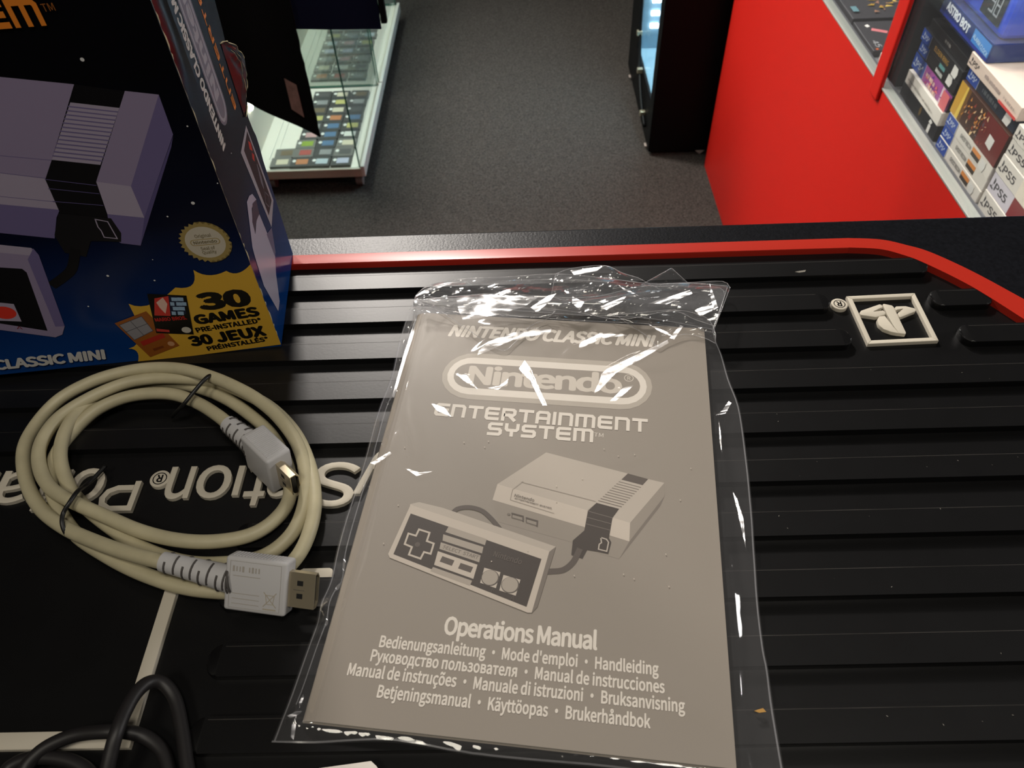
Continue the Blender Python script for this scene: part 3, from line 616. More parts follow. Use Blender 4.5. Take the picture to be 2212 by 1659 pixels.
def frame_plug(name, O, a, b_, c_, L, Hh_, T, tail, tip_off):
    """grey plug: O is a corner of the housing; a along the plug, b_ its broad side, c_ its thickness"""
    a, b_, c_ = [np.array(v, float)/np.linalg.norm(v) for v in (a, b_, c_)]; O = np.array(O, float)
    X = lambda q: O + a*q[0] + b_*q[1] + c_*q[2]
    h = MB(); h.box(0, L, 0, Hh_, 0, T, plugm, 1.3, 3, X)
    for i in range(17):     # grip ribs on the narrow top side
        x = 2.5 + i*(L-5)/16; h.box(x-.35, x+.35, Hh_-.3, Hh_+.22, 1.6, T-1.6, plugm, 0.12, 1, X)
    ar = Art(h, X((0, 0, T)) if False else O, a, b_)
    hs = part(name, h, cb, 35)
    s1 = MB(); w, t = 13.9, 4.45; y0 = (Hh_-w)/2; z0 = (T-t)/2
    prof = [(y0, z0+t), (y0, z0+1.6), (y0+1.9, z0), (y0+w-1.9, z0), (y0+w, z0+1.6), (y0+w, z0+t)]
    V = []; F = []
    for x in (L-.5, L+10.6): V += [X((x, p[0], p[1])) for p in prof]
    for x in (L-.5, L+10.6): V += [X((x, (p[0]-Hh_/2)*.93+Hh_/2, (p[1]-z0-t/2)*.82+z0+t/2)) for p in prof]
    for i in range(6): j = (i+1) % 6; F += [(i, j, 6+j, 6+i), (12+i, 18+i, 18+j, 12+j), (6+i, 6+j, 18+j, 18+i)]
    s1.add(V, F, chrome); shell = part('plug_shell', s1, hs, False, label='chrome metal plug shell')
    tg = MB(); tg.box(L, L+9.8, y0+1.6, y0+w-1.6, z0+1.3, z0+t-1.1, blackm, 0, 1, X); part('contact_insert', tg, hs)
    d = MB()
    for yy in (y0+3.6, y0+w-5.2):
        for zz in (z0-.06, z0+t-.02): d.box(L+3.4, L+5.8, yy, yy+2.0, zz, zz+.08, blackm, 0, 1, X)
    d.box(L+2, L+6.5, y0+w/2-.1, y0+w/2+.1, z0-.05, z0+.02, slotm, 0, 1, X); d.box(L+2, L+6.5, y0+w/2-.1, y0+w/2+.1, z0+t-.02, z0+t+.05, slotm, 0, 1, X)
    part('latch_slot', d, hs)
    # strain relief with slots
    sr = MB(); tl = [np.array(q, float) for q in tail]; pts = catmull(tl, 8); n = len(pts)
    sr.tube(pts, [4.0 + 2.2*(i/(n-1))**1.2 for i in range(n)], plugm, 16)
    P_ = [Vector(p) for p in pts]
    for i in range(3, n-2, 3):
        T_ = (P_[i+1]-P_[i-1]).normalized(); u = Vector(b_) - T_*Vector(b_).dot(T_); u.normalize(); w_ = T_.cross(u); r = 4.0 + 2.2*(i/(n-1))**1.2
        for s0 in (0.25, 3.4):
            s0 += 0.9*((i//3) % 2); sr.tube([P_[i] + (u*math.cos(s0+k*.19)+w_*math.sin(s0+k*.19))*(r-.05) for k in range(11)], .5, slotm, 6)
    part('strain_relief', sr, cb, 40)
    return X
# lower plug, lying tipped back; upper plug, standing on edge
tb = nofloor(cpath, RC)[-1]
XB = frame_plug('plug_housing', (-121.6, 128.9, 3.2), (25.1, -4.0, 0), (0.10, .72, .69), (0, 1, 0), 25.4, 21.8, 8.6, [tb, (tb[0]+7, tb[1]-.9, tb[2]+.3), (tb[0]+16, tb[1]-2.4, tb[2]+.6), (-120.4, 139.0, 10.4), (-117, 138.7, 10.6)], 0) if False else None
def ortho(a, b_):
    a = np.array(a, float); a /= np.linalg.norm(a); b_ = np.array(b_, float); b_ -= a*np.dot(a, b_); b_ /= np.linalg.norm(b_); return a, b_, np.cross(a, b_)
a, b_, c_ = ortho((25.1, -4.0, 0), (0.1, .71, .70))       # c_ points towards the viewer and up
OB = np.array([-121.4, 128.6, 3.8])
bm_ = OB + a*0 + b_*10.9 - c_*4.3
XB = frame_plug('plug_housing', OB - c_*8.6, a, b_, c_, 25.4, 21.6, 8.6, [tb, tuple(np.array(tb)*.66+bm_*.34), tuple(np.array(tb)*.33+bm_*.67), tuple(bm_), tuple(bm_+a*2)], 0)
a, b_, c_ = ortho((15.0, -14.7, 0.0), (0.05, .16, 1))
OA = np.array([-128.8, 198.8, -0.3])                       # c_ points to the left of the plug
ta = np.array(nofloor(cpath, RC)[0]); am = OA + b_*10.5 - c_*-0.0
c2_ = -c_                                                   # thickness runs to the right and away
am = OA + b_*10.6 + c2_*6.0
XA = frame_plug('plug_housing', OA + c2_*12.0, a, b_, c_, 21.2, 21.0, 12.0, [tuple(ta), tuple(ta*.66+am*.34), tuple(ta*.3+am*.7), tuple(am), tuple(am+a*2)], 0)
# faint moulded marks on the lower plug
mk = MB(); A2 = Art(mk, XB((0, 0, 8.6)), *ortho((25.1, -4.0, 0), (0.1, .71, .70))[:2], 0.03, 0.01); fm = ink((164, 158, 150))
fa = ink((172, 163, 146))
for r_ in (3.2, 5.2, 7.2, 14.2): A2.raw(*ribbon([(3.5, r_), (14.5, r_)], .25), fm)
[A2.raw(*ribbon([(3.6+1.3*i_, 16.2), (3.6+1.3*i_, 17.7)], .5 if i_ % 3 else .8), fm) for i_ in range(9) if i_ != 4]
A2.raw(*ribbon([(16.5, 3.5), (21.5, 9)], .3), fa); A2.raw(*ribbon([(21.5, 3.5), (16.5, 9)], .3), fa); A2.raw(*ribbon([(17.2, 8), (17.8, 4.5), (20.2, 4.5), (20.8, 8)], .25, True), fa); A2.raw(*ribbon([(16.6, 2.4), (21.4, 2.4)], .5), fa)
A2.raw(*ribbon([(2.2, 1.6), (23, 1.6), (23, 20), (2.2, 20)], .12, True), fm)
hB = [o for o in cb.children if o.name.startswith('plug_housing')][0]; part('moulded_marks', mk, hB)
wire = mat('tie_black', (16, 16, 17), 0.45)
for pts in ([(372, 900, 1), (378, 893, 5), (398, 872, 12), (420, 845, 14.5), (440, 822, 16), (452, 812, 15), (462, 812, 10), (470, 818, 2)],
            [(228, 1006, 1.0), (200, 1036, 1.6), (180, 1052, 4), (166, 1063, 11), (150, 1086, 12), (137, 1108, 10), (134, 1130, 9), (142, 1152, 6), (156, 1166, 1)]):
    part('wire_tie', MB().tube(nofloor(catmull([tuple(onZ(*p)) for p in pts], 6), .9), .95, wire, 8), cb, True)

# ---------------------------------------------------------------- the black lead in the near corner and the slip of white card
bc = thing('black_cord', 'looped black power cord crossing the white corner of the mat frame', 'cord', (-150, 85, -2.2))
kp = [(10, 1672, 1), (24, 1655, 1), (57, 1640, 1.5), (106, 1636, 2), (158, 1646, 2), (195, 1672, 1.5), (215, 1720, 1), (150, 1780, 1), (60, 1740, 1.5), (50, 1670, 3), (85, 1625, 4), (130, 1599, 4.5), (175, 1585, 5), (240, 1580, 6), (285, 1583, 4), (322, 1596, 2), (352, 1625, 1), (366, 1672, 1), (372, 1720, 1), (395, 1740, 1), (410, 1700, 1), (402, 1640, 1), (392, 1570, 1), (378, 1510, 1.5), (352, 1476, 4), (322, 1474, 7), (294, 1497, 10), (270, 1538, 12), (252, 1582, 13), (240, 1625, 11), (230, 1672, 8), (220, 1740, 3), (200, 1800, 1)]
part('cord', MB().tube(nofloor(catmull([tuple(onZ(*p)) for p in kp], 7), 2.5), 2.45, mat('cord_black', (30, 28, 29), 0.5), 12), bc, True)
pc = MB(); pc.prism([(-75, 71.6), (-57.2, 73.6), (-55.2, 72.0), (-47, 62), (-42, 5), (-110, 0)], 0.05, 1.1, mat('white_card', (214, 208, 200), 0.7, noise=(300, .05)), .2)
tag(pc.build('paper_card', origin=(-70, 40, 0.05)), 'white card slip poking in below the bag at the near edge', 'card')

# ---------------------------------------------------------------- the console's retail box
bang = math.radians(5.98); XU = np.array([math.cos(bang), math.sin(bang), 0]); XN = np.array([-math.sin(bang), math.cos(bang), 0])
PB = np.array([-128.0, 275.4, 0.0]); BXW, BXD, BXH = 205.0, 76.5, 238.0
bx = thing('console_box', 'dark blue retail box of a small game console standing on the mat', 'box', tuple(PB - XU*BXW/2 + XN*BXD/2))
m = bpy.data.materials.new('printed_night_sky'); m.use_nodes = True; nt = m.node_tree; bs = nt.nodes['Principled BSDF']; bs.inputs['Roughness'].default_value = .2; bs.inputs['Specular IOR Level'].default_value = .2
tc = nt.nodes.new('ShaderNodeTexCoord'); sx = nt.nodes.new('ShaderNodeSeparateXYZ'); cr = nt.nodes.new('ShaderNodeValToRGB'); mr = nt.nodes.new('ShaderNodeMapRange')
mr.inputs[1].default_value = 0.0; mr.inputs[2].default_value = BXH/1000
nt.links.new(tc.outputs['Object'], sx.inputs[0]); nt.links.new(sx.outputs['Z'], mr.inputs[0]); nt.links.new(mr.outputs[0], cr.inputs[0]); nt.links.new(cr.outputs[0], bs.inputs['Base Color'])
cr.color_ramp.elements[0].position = 0.0; cr.color_ramp.elements[0].color = (*lin((14, 62, 128)), 1); cr.color_ramp.elements[1].position = .62; cr.color_ramp.elements[1].color = (*lin((10, 10, 14)), 1)
e = cr.color_ramp.elements.new(.17); e.color = (*lin((10, 38, 88)), 1); e = cr.color_ramp.elements.new(.34); e.color = (*lin((9, 14, 36)), 1)
night = m; cream = ink((196, 186, 150), .7)
BZ = 0.2
def bq(u, d, z): return PB + XU*u + XN*d + np.array([0, 0, z+BZ])
front = MB(); TH = .6
front.add([bq(-BXW, 0, 0), bq(0, 0, 0), bq(0, 0, BXH), bq(-BXW, 0, BXH), bq(-BXW, TH, 0), bq(0, TH, 0), bq(0, TH, BXH), bq(-BXW, TH, BXH)], [(0, 1, 2, 3), (5, 4, 7, 6), (0, 4, 5, 1), (3, 2, 6, 7), (1, 5, 6, 2), (4, 0, 3, 7)], night)
F_ = Art(front, bq(0, 0, 0), XU, (0, 0, 1), 0.03, 0.005)
s35 = lambda l, dy=0: [(p[0]/3.352, dy+p[1]/3.352) for p in l]
PA, PB1, PC, PD, PE = [ink(c, .3) for c in ((146, 134, 164), (166, 156, 178), (112, 102, 146), (90, 82, 128), (20, 19, 22))]
fp = F_.poly
fp([(-60, 333), (0, 336), (112, 345), (160, 182), (0, 166), (-60, 160)], PA); fp([(-60, 333), (0, 336), (112, 345), (99, 386), (0, 374), (-60, 368)], PA)
fp([(-60, 368), (0, 374), (99, 386), (122, 436), (0, 424), (-60, 418)], PB1); fp([(-60, 418), (0, 424), (122, 436), (129, 453), (0, 441), (-60, 435)], PB1)
fp([(-60, 435), (0, 441), (129, 453), (122, 470), (118, 515), (0, 503), (-60, 496)], PC)
for l in ([(0, 336), (112, 346)], [(0, 373), (99, 385)], [(0, 424), (122, 436)]): F_.stroke(l, .25, PC)
fp([(160, 182), (272, 197), (262, 232), (150, 221)], PE); fp([(152, 221), (258, 233), (217, 356), (112, 345)], PB1)
for i in range(1, 14):
    t = i/14; F_.stroke([(152-40*t, 221+124*t), (258-41*t, 233+123*t)], .55, PC)
fp([(270, 196), (343, 204), (283, 402), (208, 392)], PA); fp([(208, 392), (283, 402), (312, 470), (232, 462)], PB1); fp([(343, 204), (374, 290), (312, 470), (283, 402)], PC)
fp([(232, 462), (312, 470), (304, 530), (262, 525), (240, 512)], PC); fp([(312, 470), (374, 293), (370, 318), (304, 530)], PD)
fp([(112, 345), (217, 356), (208, 393), (233, 470), (130, 460), (98, 387)], PE)
for t in (0, .3, .72): F_.stroke([(98+24*t, 387+66*t), (208+20*t, 400+60*t)], .3, PD)
fp([(126, 460), (240, 471), (262, 503), (262, 522), (225, 520), (196, 520), (186, 554), (140, 545), (118, 508)], ink((26, 25, 28), .3))
F_.stroke(s35([(690, 245), (780, 262), (850, 385), (755, 375), (735, 330), (710, 300), (690, 245)], 400), .45, PB1)
F_.stroke([(162, 545), (155, 580), (135, 600), (118, 612)], 4.2, PE, smooth=6)
fp([(-40, 523), (0, 528), (68, 535), (84, 550), (140, 704), (135, 722), (120, 728), (0, 712), (-40, 706)], PA); fp([(-40, 523), (0, 528), (68, 535), (72, 552), (0, 545), (-40, 541)], PB1); fp([(72, 536), (84, 550), (140, 704), (120, 705), (60, 560)], PC)
fp([(-40, 572), (0, 577), (48, 580), (58, 588), (103, 714), (0, 698), (-40, 692)], PE); fp([(-40, 648), (0, 653), (30, 656), (47, 694), (0, 692), (-40, 688)], PB1)
F_.ellipse((10, 675), 5.2, 4.0, ink((214, 58, 44), .25)); F_.text('A', (37, 710), (50, 711), 2, ink((120, 30, 36)))
st = ink((214, 214, 216))
for x, y, r in ((178, 128, .75), (405, 272, .35), (417, 438, .8), (362, 467, .4), (233, 595, .6), (334, 605, .45), (191, 661, .4), (470, 395, .3), (330, 560, .25), (500, 330, .2)): F_.ellipse((x, y), r, r, st, 10)
# seal
cu, cvv = F_.uv(444, 523); star = []
for i in range(56): r = 11.4 if i % 2 else 10.2; a = 2*math.pi*i/56; star.append((cu+r*math.cos(a), cvv+r*math.sin(a)))
gold = ink((158, 138, 84), .35); F_.tri(star, gold); F_.ellipse((cu, cvv), 8.7, 8.7, ink((196, 188, 172)), 32, px=False)
tg2 = ink((110, 100, 70))
for s_, y_, w_ in (('Original', 2.9, 3.6), ('Seal of', -4.1, 3.2), ('Quality', -6.3, 3.2)): F_.text(s_, (cu-w_, cvv+y_), (cu+w_, cvv+y_), 1.7, tg2, .01, px=False)
F_.stadium(cu-6.6, cu+6.6, cvv-1.4, cvv+2.0, gold); F_.stadium(cu-6.2, cu+6.2, cvv-1.05, cvv+1.65, ink((196, 188, 172))); F_.text('Nintendo', (cu-5.2, cvv-.45), (cu+5.2, cvv-.45), 1.6, tg2, .03, px=False)
F_.text('TM', (488, 552), (496, 551), 1, gold)
# yellow burst
yel = ink((214, 168, 58), .3)
def arcs(tips, mids, n=7):
    o = []
    for i in range(len(tips)-1):
        p, q, c_ = tips[i], tips[i+1], mids[i]
        for k in range(n): t = k/n; o.append(((1-t)**2*p[0]+2*t*(1-t)*c_[0]+t*t*q[0], (1-t)**2*p[1]+2*t*(1-t)*c_[1]+t*t*q[1]))
    return o + [tips[-1]]
burst = [(607, 743)] + arcs([(298, 783), (278, 752), (278, 655), (379, 620), (418, 582), (489, 584), (541, 570)], [(306, 752), (326, 742), (322, 676), (432, 628), (450, 604), (515, 600)])
fp(burst, yel)
bk_i = ink((18, 16, 14), .35)
def T(s_, l, cap, **k): q = s35(l, 400); F_.text(s_, q[0], q[1], cap, bk_i, **k)
T('30', [(1450, 897), (1835, 858)], 9.4, bold=.06); T('GAMES', [(1422, 1003), (1888, 937)], 5.5, bold=.06); T('PRE-INSTALLED*', [(1428, 1062), (1900, 988)], 2.9, bold=.05)
T('30 JEUX', [(1388, 1160), (1935, 1078)], 6.1, bold=.06); T('PRÉINSTALLÉS*', [(1508, 1193), (1950, 1120)], 2.7, bold=.05)
# the two game packs pictured in the burst: plain generic pictures
br = ink((150, 86, 34), .35); fp([(248, 697), (316, 671), (388, 745), (325, 770)], br); gy = ink((142, 140, 146), .35); fp([(258, 701), (306, 682), (331, 713), (291, 733)], gy)
for l in ([(282, 692), (311, 723)], [(272, 716), (318, 698)], [(258, 701), (306, 682), (331, 713), (291, 733), (258, 701)]): F_.stroke(l, .3, ink((74, 72, 80)))
fp([(303, 737), (352, 718), (358, 727), (310, 746)], ink((170, 48, 36))); F_.ellipse((370, 741), 1.7, 1.7, ink((200, 150, 110)), 14); fp([(330, 752), (352, 745), (355, 749), (334, 757)], ink((120, 60, 26)))
fp([(318, 633), (403, 637), (419, 721), (338, 718)], bk_i); fp([(334, 643), (364, 638), (369, 681), (334, 680)], ink((200, 60, 52), .35)); fp([(338, 652), (352, 641), (362, 655), (358, 676), (346, 664)], ink((226, 190, 176), .35))
fp([(364, 638), (396, 640), (403, 677), (369, 680)], ink((30, 36, 60)))
for r_ in range(4):
    for c_i in range(3 if r_ % 2 else 2):
        x = 366 + r_*1.6 + (c_i*13 + (0 if r_ % 2 else 4)); y = 641 + r_*10; w_ = 9 if (r_ % 2 and c_i != 1) else 13
        if x + w_ < 402 + r_: fp([(x, y), (x+w_, y+.5), (x+w_+1, y+8), (x+1.2, y+7.6)], ink((150, 178, 206), .35))
F_.text('MARIO BROS.', (337, 693), (405, 688), 2.2, ink((186, 44, 40)), .03); fp([(338, 708), (366, 711), (367, 716), (339, 714)], ink((186, 60, 54))); F_.ellipse((403, 711), 2.3, 2.1, ink((196, 190, 178)), 14)
q0 = np.array(F_.uv(0, 800)); q1 = np.array(F_.uv(237, 772)); dd = (q1-q0)/np.linalg.norm(q1-q0)
F_.text('NINTENDO CLASSIC MINI', tuple(q1-np.array([104, 104*0.0])), tuple(q1), 6.2, ink((206, 204, 200), .3), .045, .25, px=False, space=.97)
og = ink((226, 132, 46), .3)
q1 = np.array(F_.uv(104, 56)); F_.text('ENTERTAINMENT SYSTEM', tuple(q1-np.array([176, 0])), tuple(q1), 9.4, og, block=True, w=.30, gap=.5, px=False); F_.text('TM', (96, 24), (122, 21), 2.6, ink((150, 90, 40)))
part('front_panel', front, bx)
# the right side panel with its torn rear edge
side = MB(); edge = [(BXD, 0), (BXD, 62), (BXD+1.6, 70), (BXD+1.4, 76), (BXD-.4, 80), (BXD-2.2, 88), (BXD-1, 94), (BXD-1, 122), (BXD+2, 130), (BXD+4, 140), (BXD+5, 150), (BXD+3, 170), (BXD, 190), (BXD, BXH)]
SN = -XN
n_ = len(edge); vs = [bq(0, TH, 0)] + [bq(0, d, z) for d, z in edge] + [bq(0, TH, BXH)]; vi = [p - XU*TH for p in vs]; k = len(vs)
side.add(vs + vi, [tuple(range(k)), tuple(range(k, 2*k))[::-1]] + [(i, (i+1) % k, k+(i+1) % k, k+i) for i in range(k)], night)
S_ = Art(side, bq(0, 0, 0), XN, (0, 0, 1), 0.03, 0.005); sp = lambda l, m_: S_.poly(s35(l), m_)
gr1 = ink((120, 116, 128), .3); gr2 = ink((168, 164, 172), .3)
def vtext(s_, l, cap, m_, **kk):
    q = s35(l); S_.text(s_, q[0], q[1], cap, m_, **kk)
vtext('NINTENDO CLASSIC MINI', [(1632, 1050), (1205, -190)], 5.6, ink((206, 202, 196), .3), bold=.045, space=.97)
q = S_.uv(*s35([(1640, 895)])[0]); q_top = 190.0; ucen = S_.uv(*s35([(1610, 800)])[0])[0]
def vstad(uc, w_, v0, v1, m_): S_.tri([(uc+w_/2*math.cos(t), v0+w_/2+w_/2*math.sin(t)) for t in [math.pi+math.pi*i/10 for i in range(11)]] + [(uc+w_/2*math.cos(t), v1-w_/2+w_/2*math.sin(t)) for t in [math.pi*i/10 for i in range(11)]], m_)
vstad(ucen, 17, q[1], q[1]+92, gr1); vstad(ucen, 14, q[1]+1.5, q[1]+90.5, gr2); vstad(ucen, 11, q[1]+3, q[1]+89, gr1)
S_.text('Nintendo', (ucen+3.4, q[1]+12), (ucen+3.4, q[1]+80), 7, gr2, bold=.04, px=False)
q2 = S_.uv(*s35([(1690, 745)])[0]); S_.text('ENTERTAINMENT', (q2[0]+2.6, q2[1]-3), (q2[0]+2.6, q2[1]+95), 4.4, og, block=True, w=.28, px=False)
sp([(1780, 908), (1742, 1105), (1965, 1645), (1978, 1450)], gr2); sp([(1788, 950), (1765, 1090), (1945, 1560), (1965, 1450)], ink((44, 42, 48), .3))
sp([(1795, 1020), (1815, 1035), (1828, 1095), (1806, 1080)], ink((196, 60, 50), .3)); sp([(1822, 1105), (1838, 1120), (1842, 1170), (1826, 1150)], ink((196, 60, 50), .3))
for i in range(4): sp([(1858+i*9, 1190+i*28), (1862+i*9, 1185+i*28), (1895+i*5, 1330+i*12), (1890+i*5, 1330+i*12)], gr1)
S_.stroke(s35([(1915, 1390), (1945, 1420), (1948, 1500), (1922, 1470), (1915, 1390)]), .5, gr1)
z41 = lambda l: [(480+p[0]/4.146, 400+p[1]/4.146) for p in l]
S_.poly(z41([(218, 150), (240, 95), (266, 78), (304, 130), (275, 165), (262, 210), (268, 330), (295, 440), (305, 310), (330, 260), (470, 600), (480, 800), (512, 1040), (500, 1130), (370, 900), (290, 640), (268, 560), (240, 330)]), ink((176, 170, 188), .3))
S_.poly(z41([(268, 165), (300, 130), (330, 255), (305, 320), (292, 430), (266, 330)]), ink((74, 68, 84), .3))
S_.poly(z41([(440, 380), (475, 600), (470, 640), (395, 440)]), ink((110, 104, 130), .3))
rnd = random.Random(3); v_ = 8.0; S_.tri([(0.02, 2), (.26, 2), (.26, BXH-2), (.02, BXH-2)], ink((128, 122, 104), .7))
while v_ < BXH-4:     # worn cream fibres along the front right edge
    ln = rnd.uniform(1.5, 9); w_ = rnd.uniform(.4, 1.5) if rnd.random() < .7 else .2
    S_.tri([(.05, v_), (.05+w_*rnd.uniform(.4, 1), v_+ln*.2), (.05+w_, v_+ln*.6), (.05, v_+ln)], cream); v_ += ln + rnd.uniform(.2, 4)
def dent(a_, b2):     # slight bulge added beside the front edge, angled to mirror the cabinet's blue lights
    z = 92 + (BXH-93)*b2; k_ = min(1, max(0, (z-128)/30)); k_ = k_*k_*(3-2*k_); return tuple(bq(.02+.55*k_*math.sin(math.pi*a_), 1 + 16*a_, z))
side.grid(dent, 16, 40, night)
part('side_panel', side, bx)
tf = MB(); rnd = random.Random(8)
def torn(s_, t_):
    z = 92 + 36*t_; d = BXD - 9 + 27*s_*math.sin(math.pi*t_**.8)**.7; o = .3 + 4.5*crease(s_*20+5, t_*34, 8)*s_ + 2.0*crease(s_*12+9, t_*30+4, 4.5)*s_ + 2.2*math.sin(math.pi*s_*.8)*math.sin(math.pi*t_); p = bq(o, d, z); return tuple(p)
torn_m = mat('torn_board', (12, 12, 15), .3, spec=.35); tf.grid(torn, 16, 34, torn_m); rim_ = [torn(1, i/40) for i in range(41)]; tf.tube(rim_, [.1+.25*rnd.random() for _ in rim_], cream, 5)
for sr_ in (.55, .78): tf.tube([torn(sr_, .2+.6*i/20) for i in range(21)], [.03+.12*rnd.random() for i in range(21)], cream, 5)
part('torn_flap', tf, bx, 30, label='torn curled corner of the box with pale fibres')
rest = MB(); rest.add([bq(-BXW, TH, 0), bq(-BXW, BXD, 0), bq(-BXW, BXD, BXH), bq(-BXW, TH, BXH)], [(0, 1, 2, 3)], night)
part('side_panel', rest, bx)
rest = MB(); rest.add([bq(-BXW, BXD, 0), bq(-TH, BXD, 0), bq(-TH, BXD, BXH), bq(-BXW, BXD, BXH)], [(0, 1, 2, 3)], night); part('back_panel', rest, bx)
rest = MB(); rest.add([bq(-BXW, TH, 0), bq(-TH, TH, 0), bq(-TH, BXD, 0), bq(-BXW, BXD, 0)], [(0, 1, 2, 3)], night); part('bottom_panel', rest, bx)
rest = MB(); rest.add([bq(-BXW, 0, BXH), bq(0, 0, BXH), bq(0, BXD, BXH), bq(-BXW, BXD, BXH)], [(0, 1, 2, 3)], night); part('top_panel', rest, bx)
# ---------------------------------------------------------------- red display counter on the right
red_lam = mat('red_laminate', (184, 26, 17), 0.42, spec=0.4); alu = mat('brushed_aluminium', (176, 178, 172), 0.38, 0.55); alu_d = mat('rail_grey', (96, 96, 102), 0.45, 0.3)
shelf_m = mat('shelf_grey', (120, 120, 124), 0.5); glass = film('counter_glass', 0.012, (.9, .9, .95), 0.02, 0.55, (0.97, 0.985, 0.98)); glass_c = film('case_glass', 0.05, (.75, .88, .84), 0.02, 0.8, (0.93, 0.97, 0.955)); glass_edge = mat('glass_edge_green', (20, 92, 74), 0.2, spec=.6)
dc = thing('display_counter', 'red shop display counter with aluminium trim and game cases behind glass', 'counter', (900, 1200, -950))
YN, YF = 520, 1885
part('front_panel', MB().box(522, 533, YN, YF, -950, -276, red_lam), dc)
part('side_panel', MB().box(534, 1180, YF-18, YF, -950, -276, red_lam), dc); part('side_panel', MB().box(534, 1180, YN, YN+18, -950, -276, red_lam), dc)
part('metal_trim', MB().box(520.5, 535, YN, YF, -276, -273, alu, .6), dc); part('sliding_rail', MB().box(535.2, 541, YN+18, YF-18, -282, -277, alu_d).box(543.5, 547, YN, YF, -288, -282, alu_d), dc)
part('shelf', MB().box(541, 1180, YN, YF-18, -303, -291, shelf_m), dc)
part('back_panel', MB().box(1180, 1198, YN, YF, -950, -20, panel_black), dc)
part('corner_post', MB().box(517, 523.5, 1030, 1061, -294, -20, red_lam, 2.5), dc)
part('divider_panel', MB().box(541, 1180, 1064, 1072, -291, -20, panel_black), dc)
part('glass_pane', MB().box(524, 528, YN, 1029, -273, -22, glass), dc); part('glass_pane', MB().box(524, 528, 1062, YF, -273, -22, glass), dc)
part('top_pane', MB().box(519, 1198, YN, YF, -20, -12, glass), dc)

ps_blue = ink((30, 66, 150), .35); gwhite = ink((214, 206, 198), .4); gblack = ink((26, 25, 27), .35); paperw = ink((214, 210, 206), .6)
def case(name, label, cat, y0, y1, z0, z1, x0, body, deco, group, depth=105):
    t = thing(name, label, cat, (x0+depth/2, (y0+y1)/2, z0), group)
    m_ = MB(); m_.box(x0, x0+depth, y0, y1, z0, z1, body, .8); a = Art(m_, (x0, y1, z0), (0, -1, 0), (0, 0, 1), .15, .06)
    extra = deco(a, y1-y0, z1-z0) or []
    part('case', m_, t)
    for nm, pts, col, txt in extra:
        q = MB(); b2 = Art(q, (x0, y1, z0), (0, -1, 0), (0, 0, 1), .6, .06); b2.tri(pts, col)
        if txt: u_ = [p[0] for p in pts]; v_ = [p[1] for p in pts]; b2.text(txt, (min(u_)+1.5, (min(v_)+max(v_))/2-2.2), (max(u_)-1.5, (min(v_)+max(v_))/2-2.2), 4.2, gblack, px=False)
        part(nm, q, t)
    return t
def marks(a, p0, p1, h, m_, seed=1):     # lettering too small to read: a row of uneven strokes
    rn_ = random.Random(seed); L_ = math.hypot(p1[0]-p0[0], p1[1]-p0[1]); x = 0.0
    while x < L_-.6:
        w_ = min(rn_.uniform(.7, 2.0), L_-x); t_ = x/L_; u = p0[0]+(p1[0]-p0[0])*t_; v = p0[1]+(p1[1]-p0[1])*t_; t2 = (x+w_)/L_; hh_ = h*rn_.uniform(.75, 1.0)
        u2 = p0[0]+(p1[0]-p0[0])*t2; v2 = p0[1]+(p1[1]-p0[1])*t2; a.tri([(u, v), (u2, v2), (u2, v2+hh_), (u, v+hh_)], m_); x += w_ + (rn_.uniform(.5, .9) if rn_.random() < .8 else 2.4)
def quad(u0, u1, v0, v1): return [(u0, v0), (u1, v0), (u1, v1), (u0, v1)]
def ps4(a, h, w=30, dark=True, line=True, txt='PS4', bg=ps_blue, tc_=None):
    if bg: a.tri(quad(0.6, w, .5, h-.5), bg)
    k_ = tc_ or ink((196, 206, 226)); a.tri([(5, h*.3), (6.6, h*.3), (6.6, h*.8), (9.5, h*.68), (9.2, h*.5), (6.8, h*.5)], k_); a.tri([(2.5, h*.34), (10.5, h*.3), (10.5, h*.22), (2.5, h*.26)], k_)
    a.text(txt, (12, h*.3), (w-5, h*.3), h*.36, k_, .01, px=False)
    if line: a.tri(quad(w, w+.8, .4, h-.4), ink((190, 190, 196)))
def spine(title, u0, u1, tcol, price=None, band=None, white_head=False, blue=True, v=.32, ch=.36):
    def f(a, L, h):
        if band: 
            for u2, u3, v2, v3, c_ in band: a.tri(quad(u2, u3, v2*h, v3*h), c_)
        if blue: ps4(a, h)
        elif white_head: ps4(a, h, 34, line=False, bg=None, tc_=ink((58, 56, 60)), txt='PS5')
        if title and title.startswith('~'): marks(a, (u0, h*v), (u1, h*v), h*ch*.9, tcol, len(title))
        elif title: a.text(title, (u0, h*v), (u1, h*v), h*ch, tcol, .02, px=False)
        if price:
            u2, u3, v2, v3, tx_ = price; d = (u3-u2)*.18
            return [('price_sticker', [(u2, v2*h), (u3-d, v2*h-.5), (u3, (v2+v3)/2*h), (u3-d, v3*h), (u2+d*.4, v3*h+.5)], paperw, None)]
    return f
GA, GB, GC = 'game cases in the stack beside the post', 'game cases in the middle stack', 'game cases in the near stack'
pk = [ink(c, .35) for c in ((96, 52, 130), (196, 48, 92), (214, 104, 110), (150, 70, 140), (226, 196, 170))]
case('game_case', 'thick black game case with faint gold emblem, lowest of the stack beside the post', 'game case', 914, 1044, -291, -268.6, 556, gblack, lambda a, L, h: (a.ellipse((72, h*.55), 3.2, 6.5, ink((92, 72, 40), .4), px=False), [('price_tag', quad(105, 112, 1.5, 13), paperw, None), ('price_sticker', [(103, 14.5), (110, 13.5), (113, 18), (106, 20)], paperw, None)])[1], GA)
case('game_case', 'white game case with small grey title above the thick black one beside the post', 'game case', 914, 1036, -268.4, -249.6, 553, gwhite, lambda a, L, h: marks(a, (8, h*.36), (96, h*.36), 3.2, ink((150, 142, 134))), GA)
